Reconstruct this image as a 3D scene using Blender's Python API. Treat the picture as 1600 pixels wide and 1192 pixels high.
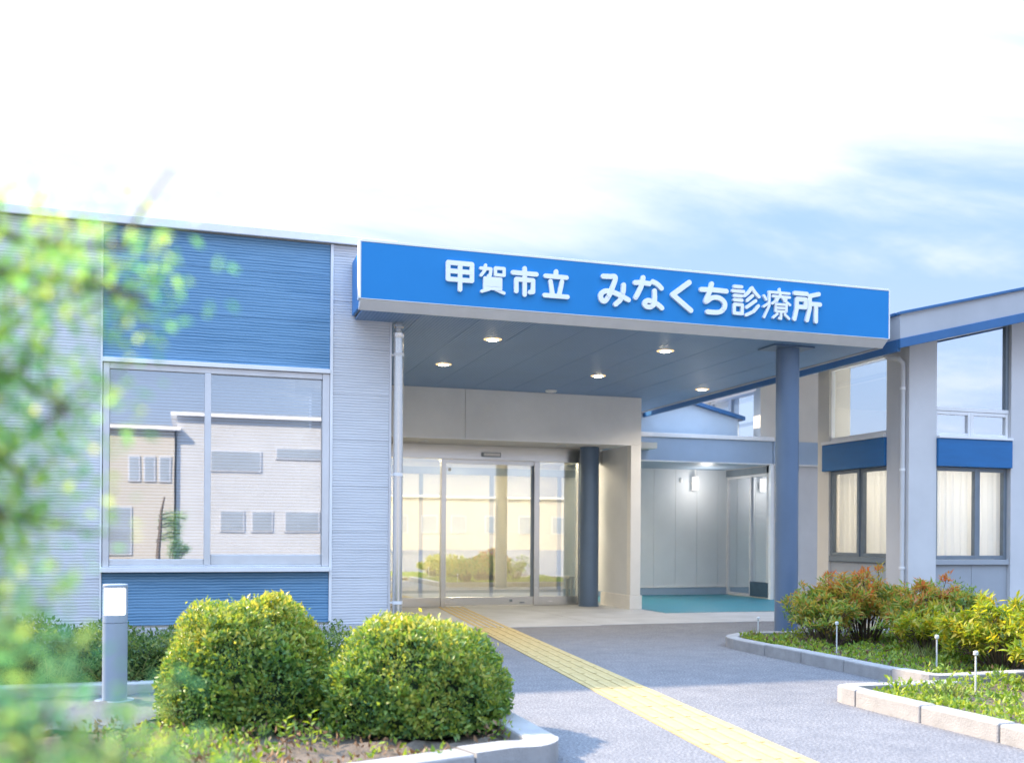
import bpy, bmesh, math, random
import numpy as np
from mathutils import Matrix, Vector

for o in list(bpy.data.objects):
    bpy.data.objects.remove(o)
scene = bpy.context.scene
COL = scene.collection
R = math.radians

# ------------------------------------------------------------------ camera
YAW, ROLL, EYE = 0.307856, 0.006437, 1.1
cam = bpy.data.cameras.new("camera")
cam.sensor_fit = 'HORIZONTAL'
cam.sensor_width = 36.0
cam.lens = 1588.436 / 1600 * 36
cam.shift_y = 0.1515
cam.clip_start = 0.05
cam.clip_end = 3000
cam.dof.use_dof = True
cam.dof.focus_distance = 9.0
cam.dof.aperture_fstop = 1.8
camo = bpy.data.objects.new("camera", cam)
COL.objects.link(camo)
fw = Vector((math.sin(YAW), math.cos(YAW), 0))
ri = Vector((math.cos(YAW), -math.sin(YAW), 0))
up = Vector((0, 0, 1))
c_, s_ = math.cos(ROLL), math.sin(ROLL)
rr, uu = ri * c_ + up * s_, up * c_ - ri * s_
camo.matrix_world = Matrix(((rr.x, uu.x, -fw.x, 0), (rr.y, uu.y, -fw.y, 0), (rr.z, uu.z, -fw.z, EYE), (0, 0, 0, 1)))
scene.camera = camo

# ------------------------------------------------------------------ sun and sky
SUN = Vector((-1.0, 0.80, 1.0)).normalized()          # direction towards the sun
sun_el = math.asin(SUN.z)
sun = bpy.data.lights.new("sun", 'SUN')
sun.energy = 2.7
sun.angle = R(1.5)
sun.color = (1.0, 0.80, 0.56)
suno = bpy.data.objects.new("sun", sun)
COL.objects.link(suno)
suno.location = SUN * 60
suno.rotation_euler = SUN.to_track_quat('Z', 'Y').to_euler()

world = bpy.data.worlds.new("World")
scene.world = world
world.use_nodes = True
nt = world.node_tree
nt.nodes.clear()


def N(t, kind, **kw):
    n = t.nodes.new(kind)
    for k, v in kw.items():
        if k in n.inputs:
            n.inputs[k].default_value = v
        else:
            setattr(n, k, v)
    return n


wo = N(nt, 'ShaderNodeOutputWorld')
bg = N(nt, 'ShaderNodeBackground', Strength=0.10)
sky = N(nt, 'ShaderNodeTexSky', sky_type='NISHITA', sun_disc=False)
sky.sun_elevation = sun_el
sky.sun_rotation = math.atan2(SUN.x, SUN.y)
sky.air_density = 1.6
sky.dust_density = 1.2
sky.ozone_density = 2.0
tc = N(nt, 'ShaderNodeTexCoord')
nrm = N(nt, 'ShaderNodeVectorMath', operation='NORMALIZE')
nt.links.new(tc.outputs['Generated'], nrm.inputs[0])
# high veil of cloud, overbright as added fill light: thick overhead and towards the sun, thinning to clear air low down
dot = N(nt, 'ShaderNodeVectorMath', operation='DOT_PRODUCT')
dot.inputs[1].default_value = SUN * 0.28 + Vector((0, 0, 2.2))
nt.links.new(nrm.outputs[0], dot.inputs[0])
sep = N(nt, 'ShaderNodeSeparateXYZ')
nt.links.new(nrm.outputs[0], sep.inputs[0])
# cloud-plane coordinates  d.xy / (d.z + 0.12)
za = N(nt, 'ShaderNodeMath', operation='ADD')
za.inputs[1].default_value = 0.12
nt.links.new(sep.outputs[2], za.inputs[0])
zm = N(nt, 'ShaderNodeMath', operation='MAXIMUM')
zm.inputs[1].default_value = 0.05
nt.links.new(za.outputs[0], zm.inputs[0])
comb = N(nt, 'ShaderNodeCombineXYZ')
for i, ax in enumerate('XY'):
    dv = N(nt, 'ShaderNodeMath', operation='DIVIDE')
    nt.links.new(sep.outputs[i], dv.inputs[0])
    nt.links.new(zm.outputs[0], dv.inputs[1])
    nt.links.new(dv.outputs[0], comb.inputs[i])
cmap = N(nt, 'ShaderNodeMapping')
cmap.inputs['Rotation'].default_value = (0, 0, R(-20))
cmap.inputs['Scale'].default_value = (0.55, 1.5, 1)
cmap.inputs['Location'].default_value = (3.1, 1.7, 0)
nt.links.new(comb.outputs[0], cmap.inputs[0])
cn = N(nt, 'ShaderNodeTexNoise', Scale=1.3, Detail=7.0, Roughness=0.58, Distortion=0.4)
nt.links.new(cmap.outputs[0], cn.inputs['Vector'])
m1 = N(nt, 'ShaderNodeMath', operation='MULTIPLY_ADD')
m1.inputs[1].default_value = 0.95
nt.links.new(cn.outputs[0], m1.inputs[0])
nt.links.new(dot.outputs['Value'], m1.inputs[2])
def ramp(src, lo, hi, top=1.0):
    r = N(nt, 'ShaderNodeMapRange', interpolation_type='SMOOTHSTEP')
    r.inputs['From Min'].default_value = lo
    r.inputs['From Max'].default_value = hi
    r.inputs['To Max'].default_value = top
    nt.links.new(src, r.inputs['Value'])
    return r.outputs[0]


def blend(fac, a, b):
    n = N(nt, 'ShaderNodeMix', data_type='RGBA')
    for sock, v in ((n.inputs[0], fac), (n.inputs[6], a), (n.inputs[7], b)):
        if isinstance(v, (float, tuple)): sock.default_value = v
        else: nt.links.new(v, sock)
    return n.outputs[2]


clear = blend(0.88, sky.outputs[0], (0.92, 1.40, 2.45, 1.0))              # haze-paled blue
clear = blend(ramp(sep.outputs[2], 0.34, -0.02, 0.75), clear, (1.66, 1.84, 2.36, 1.0))   # paler towards the horizon
cn2 = N(nt, 'ShaderNodeTexNoise', Scale=0.9, Detail=6.0, Roughness=0.6, Distortion=0.3)
cm2 = N(nt, 'ShaderNodeMapping')
cm2.inputs['Location'].default_value = (7.3, 2.2, 4.0)
cm2.inputs['Scale'].default_value = (0.7, 1.0, 1)
nt.links.new(comb.outputs[0], cm2.inputs[0])
nt.links.new(cm2.outputs[0], cn2.inputs['Vector'])
clear = blend(ramp(cn2.outputs[0], 0.53, 0.76, 0.8), clear, (2.62, 2.70, 2.95, 1.0))       # scattered fair-weather cloud
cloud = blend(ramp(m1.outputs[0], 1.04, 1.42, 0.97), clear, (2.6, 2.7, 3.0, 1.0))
veil = blend(ramp(m1.outputs[0], 1.36, 2.3), cloud, (4.9, 7.2, 11.0, 1.0))   # overhead cloud, brightness and blue raised to fill the shade
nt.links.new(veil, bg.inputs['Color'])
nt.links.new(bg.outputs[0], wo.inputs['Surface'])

vs = scene.view_settings
vs.view_transform = 'Standard'
vs.look = 'None'
vs.exposure = 2.15
vs.gamma = 1.0
vs.use_curve_mapping = False
scene.cycles.max_bounces = 8
scene.cycles.transparent_max_bounces = 16
scene.cycles.caustics_reflective = False
scene.cycles.caustics_refractive = False
scene.cycles.sample_clamp_indirect = 6.0

rng = np.random.default_rng(7)
random.seed(7)


# ------------------------------------------------------------------ materials
def srgb(r, g, b):
    f = lambda v: (v / 255 / 12.92) if v / 255 <= 0.04045 else ((v / 255 + 0.055) / 1.055) ** 2.4
    return (f(r), f(g), f(b), 1)


def new_mat(name):
    m = bpy.data.materials.new(name)
    m.use_nodes = True
    t = m.node_tree
    t.nodes.clear()
    out = N(t, 'ShaderNodeOutputMaterial')
    p = N(t, 'ShaderNodeBsdfPrincipled')
    t.links.new(p.outputs[0], out.inputs['Surface'])
    return m, t, p, out


def coords(t, scale=(1, 1, 1), rot=(0, 0, 0)):
    g = N(t, 'ShaderNodeNewGeometry')
    mp = N(t, 'ShaderNodeMapping')
    mp.inputs['Scale'].default_value = scale
    mp.inputs['Rotation'].default_value = rot
    t.links.new(g.outputs['Position'], mp.inputs[0])
    return mp


def plain(name, col, rough=0.5, metal=0.0, var=0.08, scale=3.0, bump=0.0, bscale=60.0, spec=0.5, stretch=(1, 1, 1)):
    """painted / metal / concrete surface with faint large stains and fine relief"""
    m, t, p, out = new_mat(name)
    p.inputs['Roughness'].default_value = rough
    p.inputs['Metallic'].default_value = metal
    p.inputs['Specular IOR Level'].default_value = spec
    mp = coords(t, stretch)
    n1 = N(t, 'ShaderNodeTexNoise', Scale=scale, Detail=6.0, Roughness=0.6)
    t.links.new(mp.outputs[0], n1.inputs['Vector'])
    r = N(t, 'ShaderNodeMapRange')
    r.inputs['From Min'].default_value = 0.3
    r.inputs['From Max'].default_value = 0.7
    r.inputs['To Min'].default_value = 1 - var
    r.inputs['To Max'].default_value = 1 + var
    t.links.new(n1.outputs[0], r.inputs[0])
    h = N(t, 'ShaderNodeVectorMath', operation='SCALE')
    h.inputs[0].default_value = col[:3]
    t.links.new(r.outputs[0], h.inputs['Scale'])
    t.links.new(h.outputs[0], p.inputs['Base Color'])
    r2 = N(t, 'ShaderNodeMapRange')
    r2.inputs['To Min'].default_value = max(0.02, rough - 0.08)
    r2.inputs['To Max'].default_value = min(1, rough + 0.08)
    t.links.new(n1.outputs[0], r2.inputs[0])
    t.links.new(r2.outputs[0], p.inputs['Roughness'])
    if bump > 0:
        n2 = N(t, 'ShaderNodeTexNoise', Scale=bscale, Detail=4.0)
        t.links.new(mp.outputs[0], n2.inputs['Vector'])
        b = N(t, 'ShaderNodeBump', Strength=bump, Distance=0.01)
        t.links.new(n2.outputs[0], b.inputs['Height'])
        t.links.new(b.outputs[0], p.inputs['Normal'])
    return m


def siding(name, dark, light, rough=0.7):
    """striated board: long shallow horizontal grooves of uneven length"""
    m, t, p, out = new_mat(name)
    p.inputs['Roughness'].default_value = rough
    mp = coords(t, (1.3, 1.3, 58))
    n1 = N(t, 'ShaderNodeTexNoise', Scale=1.0, Detail=5.0, Roughness=0.6, Distortion=0.12)
    t.links.new(mp.outputs[0], n1.inputs['Vector'])
    mp2 = coords(t, (0.7, 0.7, 1.2))
    n2 = N(t, 'ShaderNodeTexNoise', Scale=1.4, Detail=3.0)
    t.links.new(mp2.outputs[0], n2.inputs['Vector'])
    mp3 = coords(t)
    rib = N(t, 'ShaderNodeTexWave', wave_type='BANDS', bands_direction='Z', wave_profile='SIN', Scale=11.5, Distortion=1.6, Detail=2.0)
    rib.inputs['Detail Scale'].default_value = 0.7
    t.links.new(mp3.outputs[0], rib.inputs['Vector'])
    hgt = N(t, 'ShaderNodeMix')
    hgt.inputs[0].default_value = 0.30
    t.links.new(n1.outputs[0], hgt.inputs[2])
    t.links.new(rib.outputs['Fac'], hgt.inputs[3])
    ad = N(t, 'ShaderNodeMath', operation='MULTIPLY_ADD')
    ad.inputs[1].default_value = 0.25
    t.links.new(n2.outputs[0], ad.inputs[0])
    t.links.new(hgt.outputs[0], ad.inputs[2])
    cr = N(t, 'ShaderNodeValToRGB')
    cr.color_ramp.elements[0].position = 0.44
    cr.color_ramp.elements[0].color = dark
    cr.color_ramp.elements[1].position = 0.72
    cr.color_ramp.elements[1].color = light
    t.links.new(ad.outputs[0], cr.inputs[0])
    t.links.new(cr.outputs[0], p.inputs['Base Color'])
    b = N(t, 'ShaderNodeBump', Strength=0.55, Distance=0.010)
    t.links.new(hgt.outputs[0], b.inputs['Height'])
    t.links.new(b.outputs[0], p.inputs['Normal'])
    return m


def glass(name, refl=0.5, tint=(0.8, 0.9, 0.92), rough=0.004):
    m = bpy.data.materials.new(name)
    m.use_nodes = True
    t = m.node_tree
    t.nodes.clear()
    out = N(t, 'ShaderNodeOutputMaterial')
    tr = N(t, 'ShaderNodeBsdfTransparent')
    tr.inputs[0].default_value = (*tint, 1)
    gl = N(t, 'ShaderNodeBsdfGlossy', Roughness=rough)
    gl.inputs['Color'].default_value = (0.95, 0.97, 1.0, 1)
    lw = N(t, 'ShaderNodeLayerWeight', Blend=0.5)
    pw = N(t, 'ShaderNodeMath', operation='POWER')
    pw.inputs[1].default_value = 4.0
    t.links.new(lw.outputs['Facing'], pw.inputs[0])
    mp = N(t, 'ShaderNodeMapRange')
    mp.inputs['To Min'].default_value = refl
    mp.inputs['To Max'].default_value = 0.98
    t.links.new(pw.outputs[0], mp.inputs[0])
    # faint waviness of float glass
    nz = N(t, 'ShaderNodeTexNoise', Scale=1.6, Detail=1.0)
    g = N(t, 'ShaderNodeNewGeometry')
    t.links.new(g.outputs['Position'], nz.inputs['Vector'])
    b = N(t, 'ShaderNodeBump', Strength=0.008, Distance=0.02)
    t.links.new(nz.outputs[0], b.inputs['Height'])
    t.links.new(b.outputs[0], gl.inputs['Normal'])
    mx = N(t, 'ShaderNodeMixShader')
    t.links.new(mp.outputs[0], mx.inputs[0])
    t.links.new(tr.outputs[0], mx.inputs[1])
    t.links.new(gl.outputs[0], mx.inputs[2])
    t.links.new(mx.outputs[0], out.inputs['Surface'])
    return m


def emit(name, col, strength):
    m = bpy.data.materials.new(name)
    m.use_nodes = True
    t = m.node_tree
    t.nodes.clear()
    out = N(t, 'ShaderNodeOutputMaterial')
    e = N(t, 'ShaderNodeEmission', Strength=strength)
    e.inputs['Color'].default_value = col
    t.links.new(e.outputs[0], out.inputs['Surface'])
    return m


def leafmat(name, stops, trans=0.45, rough=0.45, clump=5.0, young_sunlit=None):
    """leaf: colour differs from leaf to leaf and from clump to clump; lets light through"""
    m = bpy.data.materials.new(name)
    m.use_nodes = True
    t = m.node_tree
    t.nodes.clear()
    out = N(t, 'ShaderNodeOutputMaterial')
    g = N(t, 'ShaderNodeNewGeometry')
    nz = N(t, 'ShaderNodeTexNoise', Scale=clump, Detail=2.0)
    t.links.new(g.outputs['Position'], nz.inputs['Vector'])
    ad = N(t, 'ShaderNodeMath', operation='MULTIPLY_ADD')
    ad.inputs[1].default_value = 0.62
    t.links.new(g.outputs['Random Per Island'], ad.inputs[0])
    mu = N(t, 'ShaderNodeMath', operation='MULTIPLY_ADD')
    mu.inputs[1].default_value = 0.9
    mu.inputs[2].default_value = -0.26
    t.links.new(nz.outputs[0], mu.inputs[0])
    t.links.new(mu.outputs[0], ad.inputs[2])
    cr = N(t, 'ShaderNodeValToRGB')
    el = cr.color_ramp.elements
    while len(el) < len(stops):
        el.new(0.5)
    for e, (pos, col) in zip(el, stops):
        e.position = pos
        e.color = (*col, 1)
    fac = ad.outputs[0]
    if young_sunlit:                                   # new shoots on top, plus sunlight on the crown put into the colour
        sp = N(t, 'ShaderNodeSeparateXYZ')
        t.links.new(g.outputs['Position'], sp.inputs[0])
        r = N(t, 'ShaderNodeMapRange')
        r.inputs['From Min'].default_value, r.inputs['From Max'].default_value, r.inputs['To Max'].default_value = young_sunlit
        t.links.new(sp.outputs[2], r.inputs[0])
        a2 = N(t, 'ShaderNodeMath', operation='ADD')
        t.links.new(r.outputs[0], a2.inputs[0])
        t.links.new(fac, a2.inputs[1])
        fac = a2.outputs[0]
    t.links.new(fac, cr.inputs[0])
    p = N(t, 'ShaderNodeBsdfPrincipled', Roughness=rough)
    p.inputs['Specular IOR Level'].default_value = 0.4
    t.links.new(cr.outputs[0], p.inputs['Base Color'])
    tl = N(t, 'ShaderNodeBsdfTranslucent')
    hs = N(t, 'ShaderNodeHueSaturation', Saturation=1.15, Value=1.5)
    hs.inputs['Hue'].default_value = 0.485
    t.links.new(cr.outputs[0], hs.inputs['Color'])
    t.links.new(hs.outputs[0], tl.inputs['Color'])
    mx = N(t, 'ShaderNodeMixShader')
    mx.inputs[0].default_value = trans
    t.links.new(p.outputs[0], mx.inputs[1])
    t.links.new(tl.outputs[0], mx.inputs[2])
    t.links.new(mx.outputs[0], out.inputs['Surface'])
    return m


def asphalt_mat():
    m, t, p, out = new_mat("asphalt")
    mp = coords(t)
    big = N(t, 'ShaderNodeTexNoise', Scale=0.55, Detail=6.0, Roughness=0.62)
    mid = N(t, 'ShaderNodeTexNoise', Scale=6.0, Detail=5.0)
    fine = N(t, 'ShaderNodeTexVoronoi', Scale=95.0)
    fine2 = N(t, 'ShaderNodeTexNoise', Scale=62.0, Detail=5.0, Roughness=0.75)
    for n in (big, mid, fine, fine2):
        t.links.new(mp.outputs[0], n.inputs['Vector'])
    a = N(t, 'ShaderNodeMath', operation='MULTIPLY_ADD')
    a.inputs[1].default_value = 0.55
    t.links.new(big.outputs[0], a.inputs[0])
    a2 = N(t, 'ShaderNodeMath', operation='MULTIPLY')
    a2.inputs[1].default_value = 0.45
    t.links.new(mid.outputs[0], a2.inputs[0])
    t.links.new(a2.outputs[0], a.inputs[2])
    cr = N(t, 'ShaderNodeValToRGB')
    cr.color_ramp.elements[0].position = 0.30
    cr.color_ramp.elements[0].color = (0.108, 0.112, 0.128, 1)
    cr.color_ramp.elements[1].position = 0.70
    cr.color_ramp.elements[1].color = (0.188, 0.187, 0.195, 1)
    t.links.new(a.outputs[0], cr.inputs[0])
    sp = N(t, 'ShaderNodeValToRGB')                      # pale and dark chippings
    e = sp.color_ramp.elements
    e[0].position, e[0].color = 0.34, (0.42, 0.43, 0.46, 1)
    e[1].position, e[1].color = 0.66, (1.9, 1.86, 1.8, 1)
    e2 = e.new(0.5)
    e2.color = (0.97, 0.97, 0.98, 1)
    t.links.new(fine2.outputs[0], sp.inputs[0])
    mu = N(t, 'ShaderNodeMix', data_type='RGBA', blend_type='MULTIPLY')
    mu.inputs[0].default_value = 1.0
    t.links.new(cr.outputs[0], mu.inputs[6])
    t.links.new(sp.outputs[0], mu.inputs[7])
    t.links.new(mu.outputs[2], p.inputs['Base Color'])
    p.inputs['Roughness'].default_value = 0.82
    b = N(t, 'ShaderNodeBump', Strength=0.6, Distance=0.006)
    t.links.new(fine.outputs['Distance'], b.inputs['Height'])
    t.links.new(b.outputs[0], p.inputs['Normal'])
    return m


def stripe_mat(name, c0, c1, scale, axis, rough=0.5):
    """fine ribbed sheet metal"""
    m, t, p, out = new_mat(name)
    mp = coords(t)
    w = N(t, 'ShaderNodeTexWave', wave_type='BANDS', bands_direction=axis, wave_profile='SIN', Scale=scale)
    t.links.new(mp.outputs[0], w.inputs['Vector'])
    nz = N(t, 'ShaderNodeTexNoise', Scale=1.2, Detail=4.0)
    t.links.new(mp.outputs[0], nz.inputs['Vector'])
    cr = N(t, 'ShaderNodeMix', data_type='RGBA')
    cr.inputs[6].default_value = c0
    cr.inputs[7].default_value = c1
    t.links.new(w.outputs['Fac'], cr.inputs[0])
    mu = N(t, 'ShaderNodeMix', data_type='RGBA', blend_type='MULTIPLY')
    mu.inputs[0].default_value = 0.25
    t.links.new(cr.outputs[2], mu.inputs[6])
    t.links.new(nz.outputs[0], mu.inputs[7])
    t.links.new(mu.outputs[2], p.inputs['Base Color'])
    p.inputs['Roughness'].default_value = rough
    b = N(t, 'ShaderNodeBump', Strength=0.5, Distance=0.004)
    t.links.new(w.outputs['Fac'], b.inputs['Height'])
    t.links.new(b.outputs[0], p.inputs['Normal'])
    return m


MT = dict(
    asphalt=asphalt_mat(),
    slab=plain("entrance_concrete", (0.36, 0.37, 0.39), 0.75, var=0.14, scale=2.2, bump=0.25, bscale=90),
    teal=plain("teal_floor_sheet", (0.022, 0.20, 0.27), 0.42, var=0.12, scale=2.0, bump=0.1),
    grey_siding=siding("grey_siding", (0.50, 0.505, 0.53, 1), (0.70, 0.70, 0.72, 1)),
    blue_siding=siding("blue_siding", (0.060, 0.17, 0.30, 1), (0.185, 0.345, 0.52, 1)),
    white=plain("white_painted_metal", (0.80, 0.79, 0.79), 0.38, var=0.05, scale=4, bump=0.02),
    alu=plain("pale_aluminium", (0.66, 0.66, 0.68), 0.36, metal=0.35, var=0.06, scale=5),
    steel=plain("brushed_steel", (0.72, 0.70, 0.67), 0.24, metal=0.85, var=0.06, scale=4, stretch=(1, 1, 30)),
    dark_alu=plain("dark_window_aluminium", (0.20, 0.235, 0.27), 0.42, metal=0.3, var=0.1, scale=6),
    grey_panel=plain("grey_metal_panel", (0.36, 0.38, 0.41), 0.5, var=0.06, scale=2.5, bump=0.02),
    sign=plain("sign_blue", (0.013, 0.215, 0.54), 0.34, var=0.035, scale=1.2, spec=0.35),
    letter=plain("letter_white", (0.84, 0.85, 0.88), 0.4, var=0.03, scale=6),
    soffit=stripe_mat("ribbed_soffit", (0.17, 0.30, 0.51, 1), (0.22, 0.36, 0.58, 1), 9.0, 'X', 0.45),
    column=plain("blue_column_paint", (0.105, 0.16, 0.25), 0.33, var=0.07, scale=2.4, bump=0.02),
    portal=plain("pale_porch_panel", (0.76, 0.75, 0.735), 0.6, var=0.06, scale=1.6, bump=0.06, bscale=120),
    wing_wall=plain("pale_wing_render", (0.60, 0.59, 0.595), 0.65, var=0.06, scale=1.6, bump=0.08, bscale=130),
    cream=plain("cream_wall", (0.66, 0.62, 0.56), 0.65, var=0.05, scale=1.8, bump=0.06, bscale=120),
    recess=plain("recess_wall_panel", (0.66, 0.685, 0.72), 0.6, var=0.05, scale=1.5, bump=0.05, bscale=120),
    blue_band=plain("blue_band_paint", (0.012, 0.135, 0.35), 0.4, var=0.08, scale=2.5, stretch=(1, 1, 6)),
    fascia_blue=plain("blue_trim_paint", (0.035, 0.13, 0.30), 0.4, var=0.08, scale=3),
    fascia_grey=plain("grey_fascia_sheet", (0.42, 0.43, 0.455), 0.5, var=0.06, scale=2),
    corridor=plain("blue_grey_fascia", (0.31, 0.40, 0.52), 0.45, var=0.07, scale=2.5),
    gable=plain("pale_blue_gable", (0.46, 0.55, 0.64), 0.6, var=0.05, scale=2),
    concrete=plain("kerb_concrete", (0.30, 0.292, 0.29), 0.85, var=0.16, scale=7, bump=0.5, bscale=110),
    found=plain("foundation_concrete", (0.46, 0.46, 0.47), 0.85, var=0.12, scale=4, bump=0.3, bscale=80),
    yellow=plain("tactile_yellow", (0.45, 0.35, 0.16), 0.62, var=0.12, scale=9, bump=0.15, bscale=140),
    yellow2=plain("tactile_yellow_worn", (0.42, 0.32, 0.14), 0.66, var=0.18, scale=14, bump=0.15, bscale=140),
    bollard=plain("bollard_grey_paint", (0.30, 0.355, 0.43), 0.42, var=0.05, scale=5),
    soil=plain("bed_soil", (0.115, 0.088, 0.066), 0.95, var=0.4, scale=14, bump=1.0, bscale=70),
    gravel=plain("bed_gravel", (0.12, 0.125, 0.15), 0.9, var=0.3, scale=60, bump=1.0, bscale=130),
    bark=plain("bark", (0.12, 0.09, 0.065), 0.9, var=0.3, scale=20, bump=0.8, bscale=60),
    curtain=plain("white_curtain", (0.80, 0.77, 0.66), 0.9, var=0.05, scale=3),
    blind=plain("pale_blind_slat", (0.84, 0.87, 0.92), 0.5, var=0.03, scale=3),
    room=plain("room_wall", (0.70, 0.66, 0.57), 0.8, var=0.05, scale=1),
    room_dark=plain("vestibule_floor", (0.12, 0.14, 0.15), 0.35, var=0.1, scale=2),
    stone_dark=plain("dark_plinth", (0.05, 0.09, 0.13), 0.4, var=0.2, scale=8),
    stake=plain("white_stake_plastic", (0.58, 0.59, 0.60), 0.45, var=0.04, scale=8),
    house=plain("neighbour_wall", (0.46, 0.425, 0.375), 0.75, var=0.05, scale=0.6, bump=0.05),
    house2=plain("neighbour_wall_white", (0.47, 0.475, 0.49), 0.75, var=0.05, scale=0.6, bump=0.05),
    roofing=plain("neighbour_roof", (0.20, 0.22, 0.25), 0.6, var=0.12, scale=2),
    house_glass=plain("neighbour_glass", (0.29, 0.33, 0.38), 0.08, var=0.1, scale=1, spec=0.8),
    win_glass=glass("window_glass", 0.42, (0.92, 0.95, 0.97)),
    door_glass=glass("door_glass", 0.42, (0.92, 0.93, 0.88)),
    wing_glass=glass("wing_glass", 0.05, (0.985, 0.985, 0.98)),
    clear_glass=glass("clerestory_glass", 0.10, (0.94, 0.97, 0.98)),
    upper_glass=glass("upper_glass", 0.86, (0.55, 0.70, 0.78)),
    lamp=emit("downlight_glow", (1.0, 0.86, 0.62, 1), 11.0),
    lamp_halo=emit("downlight_halo", (1.0, 0.66, 0.34, 1), 0.34),  # trim ring glows by itself, standing in for the halo round the lens
    lamp_off=plain("white_disc", (0.8, 0.8, 0.8), 0.4, var=0.02),
    wall_glow=emit("wall_lamp_glass", (1.0, 0.98, 0.95, 1), 0.32),
    bollard_glow=emit("bollard_diffuser", (1.0, 0.98, 0.95, 1), 1.35),
)
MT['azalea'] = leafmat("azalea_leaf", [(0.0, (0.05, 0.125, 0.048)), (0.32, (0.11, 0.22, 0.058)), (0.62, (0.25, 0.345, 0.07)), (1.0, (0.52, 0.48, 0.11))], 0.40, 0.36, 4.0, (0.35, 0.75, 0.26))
m_, t_, p_, o_ = new_mat('curtain_cloth')
p_.inputs['Base Color'].default_value = (0.88, 0.87, 0.84, 1)
p_.inputs['Roughness'].default_value = 0.9
tl_ = N(t_, 'ShaderNodeBsdfTranslucent')
tl_.inputs[0].default_value = (0.86, 0.84, 0.78, 1)
mx_ = N(t_, 'ShaderNodeMixShader')
mx_.inputs[0].default_value = 0.45
t_.links.new(p_.outputs[0], mx_.inputs[1])
t_.links.new(tl_.outputs[0], mx_.inputs[2])
t_.links.new(mx_.outputs[0], o_.inputs['Surface'])
MT['curtain'] = m_
MT['vestibule_fill'] = emit('vestibule_fill_panel', (1.0, 0.86, 0.62, 1), 15.0)  # glow of the unseen panels added inside the vestibule
MT['wing_lamp'] = emit('wing_light_panel', (1.0, 0.95, 0.86, 1), 5.5)
MT['hill'] = plain('hill_woodland', (0.10, 0.15, 0.20), 0.9, var=0.25, scale=0.02)
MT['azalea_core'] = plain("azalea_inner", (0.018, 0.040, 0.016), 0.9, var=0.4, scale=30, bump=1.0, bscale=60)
MT['hedge'] = leafmat("hedge_leaf", [(0.0, (0.045, 0.10, 0.036)), (0.4, (0.10, 0.175, 0.05)), (0.75, (0.22, 0.28, 0.08)), (1.0, (0.33, 0.34, 0.12))], 0.35, 0.45, 5.0)
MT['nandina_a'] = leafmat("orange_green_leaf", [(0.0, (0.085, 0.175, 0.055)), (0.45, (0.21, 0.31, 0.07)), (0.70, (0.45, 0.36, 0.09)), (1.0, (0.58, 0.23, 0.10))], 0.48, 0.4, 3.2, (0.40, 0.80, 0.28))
MT['nandina_b'] = leafmat("yellow_green_leaf", [(0.0, (0.08, 0.16, 0.035)), (0.3, (0.22, 0.31, 0.05)), (0.7, (0.48, 0.44, 0.07)), (1.0, (0.55, 0.32, 0.08))], 0.45, 0.4, 3.0)
MT['cover'] = leafmat("ground_cover_leaf", [(0.0, (0.06, 0.13, 0.030)), (0.4, (0.17, 0.28, 0.045)), (0.75, (0.34, 0.42, 0.07)), (1.0, (0.46, 0.45, 0.12))], 0.35, 0.5, 6.0)
MT['litter'] = leafmat("fallen_leaf", [(0.0, (0.09, 0.055, 0.03)), (0.5, (0.22, 0.13, 0.07)), (1.0, (0.42, 0.28, 0.17))], 0.1, 0.8, 8.0)
MT['maple'] = leafmat("foreground_leaf", [(0.0, (0.09, 0.28, 0.13)), (0.42, (0.19, 0.41, 0.12)), (0.75, (0.40, 0.52, 0.13)), (1.0, (0.62, 0.56, 0.20))], 0.6, 0.45, 4.0)
MT['fgshrub'] = leafmat("foreground_shrub_leaf", [(0.0, (0.09, 0.28, 0.17)), (0.48, (0.18, 0.38, 0.16)), (0.78, (0.42, 0.52, 0.15)), (1.0, (0.66, 0.58, 0.22))], 0.55, 0.45, 5.0)
MT['reedgrass'] = leafmat("grass_blade", [(0.0, (0.10, 0.16, 0.04)), (0.6, (0.24, 0.27, 0.09)), (1.0, (0.38, 0.35, 0.16))], 0.3, 0.6, 5.0)


# ------------------------------------------------------------------ mesh helpers
def props(o, label=None, cat=None, group=None, kind=None):
    if label: o['label'] = label
    if cat: o['category'] = cat
    if group: o['group'] = group
    if kind: o['kind'] = kind
    return o


def thing(name, loc, label=None, cat=None, group=None, kind=None):
    o = bpy.data.objects.new(name, None)
    o.empty_display_size = 0.2
    COL.objects.link(o)
    o.location = loc
    return props(o, label, cat, group, kind)


def origin(o):
    v = Vector((0, 0, 0))
    while o is not None:
        v += o.location
        o = o.parent
    return v


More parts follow.
